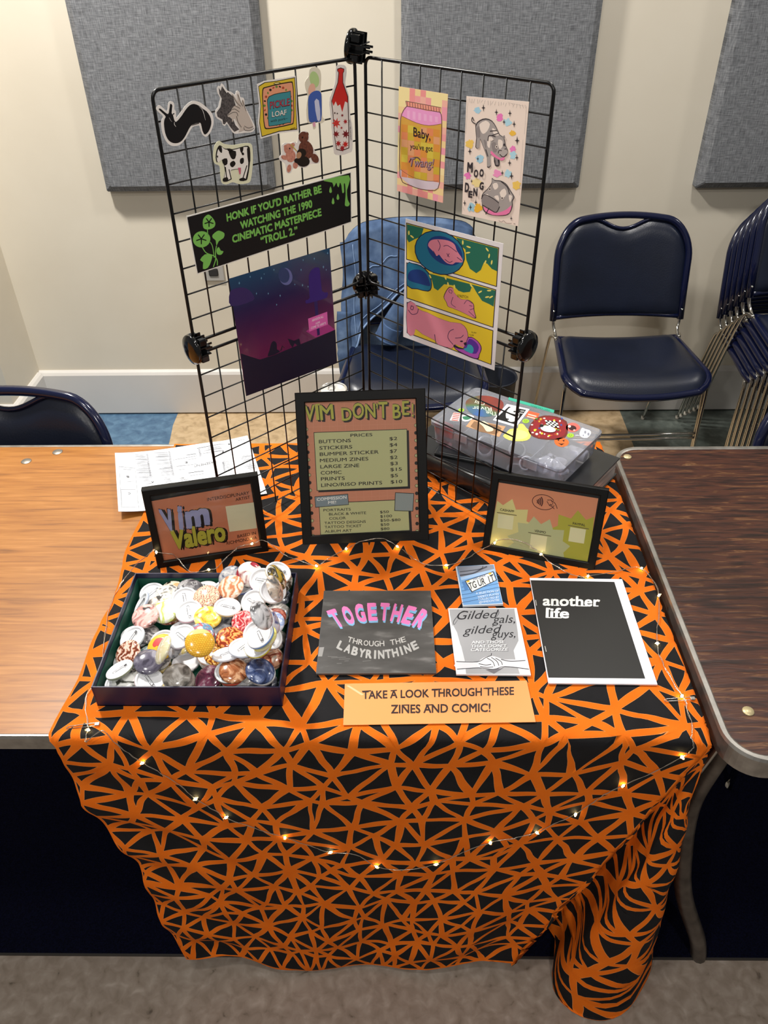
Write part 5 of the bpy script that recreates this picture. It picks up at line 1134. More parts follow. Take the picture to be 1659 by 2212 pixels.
vs = [(x, y, z) for p, z in lv for x, y in p]; b.put(vs, [[a_ * n + k, a_ * n + (k + 1) % n, (a_ + 1) * n + (k + 1) % n, (a_ + 1) * n + k] for a_ in range(2) for k in range(n)] + [[k for k in range(n)][::-1]], 0, False)
b.build('tray', cl2, case)
for x in (-.075, .0, .075):
    b = MB(); b.box((x, 0, -.031), (.0014, LY - .024, .040)); b.build('divider', cl2, case)
b = MB(); b.box((0, 0, -.031), (LX - .024, .0014, .040)); b.build('divider', cl2, case)
for x in (-.07, .085):
    b = MB(); b.box((x, -LY / 2 - .0015, -.012), (.030, .003, .018), bev=.001); b.build('latch', cl2, case)
# things kept in the case
def in_case(x, y, z): return CM @ Vector((x, y, z))
kr = mat('white_acrylic_edge', '#e6e7ea', .2); nv = mat('dusk_blue_acrylic', '#4a5068', .2)
CG = 'charms kept in the plastic case'
for k, (x, y, r_, ro, c, w_) in enumerate(((-.03, -.060, .021, 70, '#4a5068', 'large round dusk blue charm'), (.025, -.030, .017, 35, '#3b4258', 'round navy charm'), (.060, -.056, .014, 50, '#54586a', 'small slate charm'), (-.055, -.015, .015, 10, '#6a6f80', 'small grey charm'))):
    t = empty('acrylic_charm', (0, 0, 0), 0, '%s standing inside the clear plastic case' % w_, 'charm', CG)
    t.matrix_world = CM @ Matrix.Translation((x, y, -HC + .0045 + r_)) @ Matrix.Rotation(R_(ro), 4, 'Z') @ Matrix.Rotation(R_(70), 4, 'X')
    b = MB(); b.lathe([(r_ * .8, -.001), (r_ * .8, .001), (0, .001)], 24); b.build('face', mat('acr_' + c[1:], c, .25), t)
    b = MB(); b.lathe([(r_ * .8, -.0013), (r_, -.0013), (r_, .0013), (r_ * .8, .0013), (r_ * .8, -.0013)], 24, caps=False); b.build('rim', kr, t)
t = empty('plastic_bag', (0, 0, 0), 0, 'crumpled clear plastic bag inside the right end of the case', 'plastic bag'); t.matrix_world = CM @ Matrix.Translation((.105, -.038, -HC + .004))
rnd = random.Random(4)
def bagf(u, v):
    q = 2 * PI * u; h = v; r_ = .030 * (math.sin(PI * min(.98, v * .9 + .08)) ** .6); r_ *= 1 + .22 * math.sin(5 * q + 4 * v) + .12 * math.sin(9 * q - 7 * v)
    return Vector((r_ * math.cos(q), r_ * .95 * math.sin(q), .036 * h))
b = MB(); b.grid(bagf, 40, 16); b.build('bag', glassy('bag_film', '#f4f4fa', .7, .1, .45), t)
t = empty('white_roll', (0, 0, 0), 0, 'white paper roll inside the front right corner of the case', 'roll'); t.matrix_world = CM @ Matrix.Translation((.122, .035, -HC + .0165)) @ Matrix.Rotation(R_(90), 4, 'Y')
b = MB(); b.lathe([(.004, -.018), (.012, -.018), (.012, .018), (.004, .018)], 20); b.build('roll', mat('paper_white', '#e8e8ec', .6), t)
for k, (x, c, nm) in enumerate(((-.125, '#b0303a', 'red and cream card'), (-.098, '#6f4a50', 'dull purple banknote-like card'), (-.088, '#8c7a70', 'beige card'))):
    t = empty('small_card', (0, 0, 0), 0, '%s standing inside the left front compartment of the case' % nm, 'card', 'cards kept in the plastic case'); t.matrix_world = CM @ Matrix.Translation((x, -.052 + .006 * k, -HC + .0045)) @ Matrix.Rotation(R_(-8), 4, 'X')
    b = MB(); b.box((0, 0, .016), (.024 if k == 0 else .034, .0012, .032)); b.build('card', ink(c), t)
# lid stickers
SG = 'stickers on the lid of the plastic case'
def lidst(pts, basecol, label, fn=None, smooth=2):
    a = Art('BX', CY)
    if fn: fn(a)
    if smooth: pts = [(p.x, p.y) for p in catmull([(x, y, 0) for x, y in pts], smooth, True)]
    tag(a.build('lid_sticker', pts, basecol, .0002, lift=.0007), label, 'sticker', SG)
holo = mat('iridescent_film', '#7a4a42', .2, .3); nt, bs_ = nodes(holo); tcn = add(nt, 'ShaderNodeTexCoord'); nz = add(nt, 'ShaderNodeTexNoise'); nz.inputs['Scale'].default_value = 9; nt.links.new(tcn.outputs['Object'], nz.inputs['Vector'])
rp = ramp(nt, [(.3, '#b0543e'), (.45, '#8f4a44'), (.55, '#6c8a60'), (.7, '#4f78c8')]); nt.links.new(nz.outputs['Fac'], rp.inputs[0]); nt.links.new(rp.outputs[0], bs_.inputs['Base Color'])
def f1(a):
    a.text('The', (700, 330), (612, 318), (4, 30), '#cfd9c8', 1, .01).text('River', (655, 292), (505, 282), (4, 30), '#cfd9c8', 1, .01).text('City', (600, 250), (520, 240), (4, 26), '#cfd9c8', 1, .01)
lidst([(452, 262), (480, 222), (560, 200), (650, 205), (730, 235), (750, 275), (720, 330), (640, 362), (550, 360), (480, 325)], holo, 'round iridescent sticker with script lettering on the case lid', f1)
def f2(a):
    a.poly([(790, 285), (925, 312), (838, 425), (685, 380)], '#141314', .6); a.ell(820, 345, 52, 62, '#efecea', 1, 25); a.ell(835, 325, 10, 6, '#141314', 1.5); a.line([(790, 340), (840, 350), (870, 352)], 9, '#141314', 1.5); a.poly([(860, 300), (925, 312), (885, 360), (865, 335)], '#141314', 1.5); a.line([(760, 380), (790, 385)], 10, '#141314', 1.5); a.line([(880, 320), (910, 322)], 5, '#efecea', 2); a.line([(872, 335), (900, 338)], 5, '#efecea', 2)
lidst([(775, 265), (952, 305), (845, 445), (665, 390)], '#eceaf0', 'black and white portrait sticker in the middle of the case lid', f2, 0)
def f3(a): a.line([(940, 345), (1005, 362)], 8, '#f2d0c0', 1); a.line([(932, 362), (995, 378)], 8, '#f2d0c0', 1)
lidst([(945, 318), (1030, 340), (1005, 390), (918, 362)], '#e8623e', 'small orange square sticker on the case lid', f3, 0)
lidst([(790, 212), (1145, 312), (1140, 335), (785, 232)], '#3fae92', 'long narrow teal tape label along the back edge of the case lid', lambda a: a.text('VIM VALERO', (1112, 312), (960, 270), (2, 14), '#1f5c4d', 1, .0), 0)
def f5(a):
    a.poly([(520, 400), (700, 430), (735, 455), (690, 505), (560, 480), (490, 440)], '#8a6a4e', .6); a.poly([(560, 410), (600, 400), (650, 440), (670, 470), (620, 480), (590, 440)], '#e6d9b8', 1, 3)
lidst([(500, 385), (765, 440), (715, 522), (455, 440)], '#c79a74', 'brown rectangular sticker near the front of the case lid', f5, 0)
lidst([(770, 490), (800, 460), (860, 455), (865, 425), (900, 420), (925, 450), (955, 480), (960, 520), (930, 548), (860, 555), (790, 545), (745, 515)], '#e8df6a', 'pale yellow rounded blob sticker on the case lid', lambda a: a.ell(860, 505, 80, 38, '#efe88a', 1))
def f7(a):
    rnd = random.Random(3)
    a.poly([(960, 445), (1010, 390), (1080, 365), (1160, 375), (1225, 410), (1235, 460), (1220, 510), (1140, 535), (1030, 525), (970, 490)], '#8a2228', .6, 2)
    for k in range(40): a.ell(rnd.uniform(965, 1225), rnd.uniform(375, 520), rnd.uniform(5, 11), rnd.uniform(4, 9), rnd.choice(['#c8962e', '#4c8a3a', '#d8d23c', '#a03a20', '#e8e4dc', '#2f4f9a', '#c24a34']), None)
    for i in range(6):
        for j in range(4): a.poly([(1070 + i * 16 + j * 4, 395 + j * 12 + i * 2), (1086 + i * 16 + j * 4, 397 + j * 12 + i * 2), (1090 + i * 16 + j * 4, 409 + j * 12 + i * 2), (1074 + i * 16 + j * 4, 407 + j * 12 + i * 2)], ('#f0eee8', '#141314')[(i + j) % 2], 16)
    a.ell(1095, 465, 60, 24, '#f0eee8', 16.5, 10); a.ell(1045, 440, 16, 12, '#1a1718', 17)
lidst([(945, 450), (990, 385), (1060, 355), (1160, 362), (1240, 400), (1250, 470), (1230, 525), (1140, 545), (1020, 535), (955, 500)], '#6d2a24', 'busy dark red sticker full of coloured dots and checks on the case lid', f7)
def f8(a): a.ell(1285, 452, 32, 20, '#3a1f22', 1, 10); a.ell(1262, 440, 12, 9, '#f2d8d0', 1.5); a.ell(1300, 470, 10, 7, '#e8a49a', 1.5)
lidst([(1235, 440), (1260, 415), (1300, 412), (1335, 430), (1345, 455), (1310, 480), (1270, 482), (1240, 465)], '#d8675e', 'small coral flower-like sticker on the case lid', f8)
def f9(a): a.ell(1385, 485, 8, 12, '#8a8c98', 1); a.ell(1410, 500, 8, 12, '#8a8c98', 1); a.ell(1370, 510, 5, 7, '#8a8c98', 1)
lidst([(1345, 480), (1360, 450), (1385, 460), (1420, 470), (1430, 495), (1400, 530), (1360, 525), (1340, 505)], '#d9dbe4', 'pale grey ghostly sticker at the right end of the case lid', f9)
def f10(a): a.poly([(1165, 545), (1185, 538), (1180, 555)], '#2a1410', 1); a.poly([(1205, 548), (1225, 545), (1220, 560)], '#2a1410', 1); a.poly([(1172, 568), (1195, 575), (1225, 572), (1200, 588)], '#2a1410', 1)
lidst([(1150, 540), (1190, 528), (1235, 535), (1258, 560), (1245, 588), (1200, 600), (1160, 585), (1145, 560)], '#dd6a30', 'round orange jack-o-lantern sticker on the case lid', f10)
for q, lb in (((420, 312, 24, 14), 'small green round sticker at the left of the case lid'), ((922, 398, 28, 17), 'small green round sticker beside the portrait on the case lid'), ((1270, 510, 28, 17), 'small green round sticker at the right of the case lid')):
    lidst([(q[0] + q[2] * math.cos(k * PI / 8), q[1] + q[3] * math.sin(k * PI / 8)) for k in range(16)], '#9cc23c', lb, lambda a, q=q: (a.ell(q[0] - 8, q[1] - 3, 3, 3, '#4c6a1c', 1), a.ell(q[0] + 8, q[1] - 2, 3, 3, '#4c6a1c', 1), a.line([(q[0] - 8, q[1] + 5), (q[0], q[1] + 9), (q[0] + 8, q[1] + 6)], 2, '#4c6a1c', 1)), 0)
def f11(a):
    for k in range(5): a.line([(345 + k * 3, 388 - k * 13), (395 + k * 4, 395 - k * 13)], 6, '#b0302c', 1)
lidst([(360, 330), (415, 335), (400, 400), (330, 392)], '#f0e6dc', 'small red and white striped sticker at the left of the case lid', f11, 0)
lidst([(415, 360), (450, 345), (500, 352), (520, 370), (470, 400), (430, 395)], '#dfe6e2', 'small white and green sticker at the front left of the case lid', lambda a: a.poly([(430, 365), (470, 360), (500, 372), (470, 388), (440, 385)], '#3a7a5c', 1, 3))
# drink can
t = empty('drink_can', (-.130, .712, T + .005), 0, 'tall open drink can with silver top behind the price list', 'drink can')
b = MB(); b.lathe([(.026, 0), (.030, .006), (.0325, .012), (.0325, .140), (.030, .147), (.0275, .153)], 32); b.build('body', mat('white_can_print', '#d9d8d4', .3, .3), t)
b = MB(); b.lathe([(.0272, .152), (.0285, .154), (.0280, .1565), (.0262, .156), (.0252, .152), (0, .152)], 32); b.build('lid', mat('can_aluminium', '#d6d3cd', .25, .9), t)
b = MB(); b.lathe([(.010, 0), (0, .0002)], 20, M=Matrix.Translation((.006, -.008, .1522)) @ Matrix.Diagonal((1.1, .8, 1, 1)).to_4x4()); b.build('opening', mat('dark_opening', '#0a0908', .8), t)
b = MB(); b.tube([(p[0] - .004, p[1] + .008, .1538) for p in rrect(.012, .018, .005, 4)], .0012, 6, closed=True); b.build('pull_tab', mat('can_aluminium', '#d6d3cd', .25, .9), t)
# ================================================================ BUTTON BOX
BX0, BX1, BY0, BY1, BZ = -.441, -.170, .051, .294, .0415
navy_card = noise_mat('navy_box_card', [(.3, '#171733'), (.7, '#1d1c3d')], 12, .42)
bx = empty('box_lid', ((BX0 + BX1) / 2, (BY0 + BY1) / 2, T + .0055), 0, 'shallow dark navy box lined in green, full of pin buttons', 'box')
w, d = BX1 - BX0, BY1 - BY0; th = .0022
b = MB(); b.box((0, 0, .001), (w, d, .002))
for (c, s) in (((-w / 2 + th / 2, 0), (th, d)), ((w / 2 - th / 2, 0), (th, d)), ((0, -d / 2 + th / 2), (w - 2 * th, th)), ((0, d / 2 - th / 2), (w - 2 * th, th))):
    b.box((c[0], c[1], BZ / 2), (s[0], s[1], BZ), bev=.0004)
b.build('shell', navy_card, bx)
b = MB(); t2 = .0014; hz = .029
for (c, s) in (((-w / 2 + th + t2 / 2, 0), (t2, d - 2 * th)), ((w / 2 - th - t2 / 2, 0), (t2, d - 2 * th)), ((0, -d / 2 + th + t2 / 2), (w - 2 * th - 2 * t2, t2)), ((0, d / 2 - th - t2 / 2), (w - 2 * th - 2 * t2, t2))):
    b.box((c[0], c[1], .002 + hz / 2), (s[0], s[1], hz))
b.box((0, 0, .0026), (w - 2 * th, d - 2 * th, .0012)); b.build('lining', mat('green_lining', '#15503f', .5), bx)
IX0, IX1, IY0, IY1 = BX0 + th + t2, BX1 - th - t2, BY0 + th + t2, BY1 - th - t2
# ---- one button: dished tinplate shell with printed face, white back cup, wire pin
BR = .0218
def shell_mesh():
    b = MB(); b.lathe([(0, .0042), (.006, .0040), (.012, .0032), (.017, .0019), (.0202, .0003), (.0214, -.0012), (.0216, -.0025), (.0210, -.0036)], 32, caps=False); return b
def back_mesh():
    b = MB(); b.lathe([(0, -.0022), (.0160, -.0022), (.0172, -.0030), (.0178, -.0044), (.0192, -.0049), (.0206, -.0044), (.0211, -.0030)], 32, caps=False); return b
def pin_mesh():
    b = MB(); z = -.0042
    b.tube([(-.0095, .0022, z), (-.0105, .0, z), (-.0090, -.0020, z), (-.006, -.0018, z), (.009, -.0018, z), (.0115, -.001, z), (.0115, .0014, z), (.0095, .0024, z), (-.007, .0020, z)], .00042, 5)
    b.lathe([(.0022, -.0006), (.0022, .0006), (.0013, .0006), (.0013, -.0006), (.0022, -.0006)], 10, (.0104, 0, z), caps=False); return b
SHELL = {}; BACK = back_mesh().build('back_cup', mat('white_back_cup', '#e8e9ec', .3)).data; PIN = pin_mesh().build('pin', mat('pin_wire', '#8c8c90', .25, .9)).data
for o_ in [o for o in COL.objects if o.data in (BACK, PIN)]: bpy.data.objects.remove(o_)
def face_mat(key, kind, cols, sc_=60):
    nm = 'button_print_' + key
    if nm in MATS: return MATS[nm]
    m = mat(nm, cols[0], .16, spec=.5, coat=.6); nt, b_ = nodes(m); tc = add(nt, 'ShaderNodeTexCoord')
    if kind == 'plain': return m
    if kind == 'corn':
        tx = add(nt, 'ShaderNodeTexBrick'); tx.inputs['Scale'].default_value = 175; tx.inputs['Mortar Size'].default_value = .05; tx.inputs['Brick Width'].default_value = .62; tx.inputs['Row Height'].default_value = .5
        for i_, c in enumerate(cols[:3]): tx.inputs[i_ + 1].default_value = lin(c)
        nt.links.new(tc.outputs['Object'], tx.inputs[0])
        sp = add(nt, 'ShaderNodeSeparateXYZ'); nt.links.new(tc.outputs['Object'], sp.inputs[0]); gt = add(nt, 'ShaderNodeMath', operation='GREATER_THAN'); gt.inputs[1].default_value = .0125; nt.links.new(sp.outputs['Y'], gt.inputs[0])
        mx = add(nt, 'ShaderNodeMix', data_type='RGBA'); mx.inputs[7].default_value = lin(cols[3]); nt.links.new(gt.outputs[0], mx.inputs[0]); nt.links.new(tx.outputs[0], mx.inputs[6]); nt.links.new(mx.outputs[2], b_.inputs['Base Color']); return m
    if kind == 'wave':
        tx = add(nt, 'ShaderNodeTexWave'); tx.inputs['Scale'].default_value = sc_ * .7; tx.inputs['Distortion'].default_value = 16; tx.inputs['Detail'].default_value = 5; tx.inputs['Detail Scale'].default_value = 2
    else:
        tx = add(nt, 'ShaderNodeTexNoise'); tx.inputs['Scale'].default_value = sc_; tx.inputs['Detail'].default_value = 5; tx.inputs['Distortion'].default_value = 1.5
    oi = add(nt, 'ShaderNodeVectorMath', operation='ADD'); nt.links.new(tc.outputs['Object'], oi.inputs[0]); oi.inputs[1].default_value = (sum(map(ord, key)) * .137, .3, 0)
    nt.links.new(oi.outputs[0], tx.inputs['Vector'])
    n = len(cols); lo, hi = (.1, .9) if kind == 'wave' else (.36, .64)
    r = ramp(nt, [(lo + (hi - lo) * i / max(1, n - 1), c) for i, c in enumerate(cols)])
    if kind == 'noise': r.color_ramp.interpolation = 'EASE'
    nt.links.new(tx.outputs['Fac'], r.inputs[0]); nt.links.new(r.outputs[0], b_.inputs['Base Color'])
    return m
RIMS = ['#d9c9c0', '#c8d0d8', '#e0d8b8', '#d8dcd0', '#cdbfc8', '#b8c4d8', '#e6e2dc']
def make_button(key, kind, cols, sc_=60, back=True, pin=True, name='pin_button'):
    root = bpy.data.objects.new(name, None); root.empty_display_size = .01; COL.objects.link(root)
    if key not in SHELL:
        me = shell_mesh().build('shell', face_mat(key, kind, cols, sc_)); SHELL[key] = me.data; o = me
    else: o = bpy.data.objects.new('shell', SHELL[key]); COL.objects.link(o)
    o.parent = root
    for me, on, nm in ((BACK, back, 'back_cup'), (PIN, pin, 'pin')):
        if on: p = bpy.data.objects.new(nm, me); COL.objects.link(p); p.parent = root
    return root
# heights of what already lies in the box, so each button settles on those below it
RES = .0015; gx = int((IX1 - IX0) / RES) + 1; gy = int((IY1 - IY0) / RES) + 1
HF = np.full((gy, gx), .0036); XX, YY = np.meshgrid(IX0 + np.arange(gx) * RES, IY0 + np.arange(gy) * RES)
def settle(x, y, nx, ny, up=1, free=.30):
    """rest a button on the heap: tries slopes around the wanted one and keeps the lowest that clears all below"""
    best = None; R = BR + .0002; x0_, y0_ = x, y
    for ax in np.linspace(-free, free, 7):
        for ay in np.linspace(-free, free, 7):
            mx_, my_ = nx + ax, ny + ay; nz = 1 / math.sqrt(1 + mx_ * mx_ + my_ * my_); vx, vy = mx_ * nz, my_ * nz
            ex = R * math.sqrt(max(.02, 1 - vx * vx)) + .0045 * abs(vx); ey = R * math.sqrt(max(.02, 1 - vy * vy)) + .0045 * abs(vy)
            x = min(max(x0_, IX0 + ex), IX1 - ex); y = min(max(y0_, IY0 + ey), IY1 - ey)
            i0, i1 = max(0, int((x - R - IX0) / RES)), int((x + R - IX0) / RES) + 2; j0, j1 = max(0, int((y - R - IY0) / RES)), int((y + R - IY0) / RES) + 2
            dx, dy = XX[j0:j1, i0:i1] - x, YY[j0:j1, i0:i1] - y; p = -(mx_ * dx + my_ * dy); q = (dx * dx + dy * dy + p * p) / (R * R); m = q <= 1
            if not m.any(): continue
            dome = .0044 - .0080 * q; cup = np.where(q > .62, .0051, .0032)
            lo, hi = (cup, dome) if up else (dome, cup)
            z = float((HF[j0:j1, i0:i1] - p + lo / nz)[m].max()) + .0002
            cost = z + .010 * (ax * ax + ay * ay)
            if best is None or cost < best[0]: best = (cost, x, y, z, mx_, my_, (slice(j0, j1), slice(i0, i1)), m, z + p + hi / nz)
    _, x, y, z, nx, ny, sl, m, top = best
    HF[sl][m] = np.maximum(HF[sl][m], top[m])
    return x, y, z, nx, ny
def pose(root, x, y, z, nx, ny, up, spin):
    n = Vector((nx, ny, 1)).normalized(); n = n if up else -n
    a_ = Vector((math.cos(spin), math.sin(spin), 0)); a_ = (a_ - n * a_.dot(n)).normalized(); b2 = n.cross(a_)
    c = Vector((x, y, T + .0055 + z))
    root.matrix_world = Matrix(((a_.x, b2.x, n.x, c.x), (a_.y, b2.y, n.y, c.y), (a_.z, b2.z, n.z, c.z), (0, 0, 0, 1)))
random.seed(21)
BG = 'pin buttons in the navy box'
# buried layers
pal = [['#6b6a6e', '#b9b4ae', '#e6e2dc'], ['#8a3a2a', '#d9a080', '#f0e0d0'], ['#2a2c36', '#6a6c78', '#c9c8cc'], ['#c9a23c', '#e8d8a0', '#7a5a2a']]
cnt = 0
for lay in range(2):
    for j in range(5):
        for i in range(6):
            x = IX0 + .024 + i * (IX1 - IX0 - .048) / 5 + random.uniform(-.003, .003); y = IY0 + .024 + j * (IY1 - IY0 - .048) / 4 + random.uniform(-.002, .002)
            if lay == 1 and ((i + j) % 2 or j == 4): continue
            nx, ny = random.uniform(-.06, .06), random.uniform(-.06, .06)
            k = cnt % 8; up = cnt % 2
            r = make_button('buried_%d' % (k // 2), 'noise', pal[k // 2], 70, True, False)
            x, y, z, nx, ny = settle(x, y, nx, ny, up, .1); pose(r, x, y, z, nx, ny, up, random.uniform(0, 6)); cnt += 1
            tag(r, 'pin button mostly buried under the others in the navy box', 'button', 'buried pin buttons in the navy box')
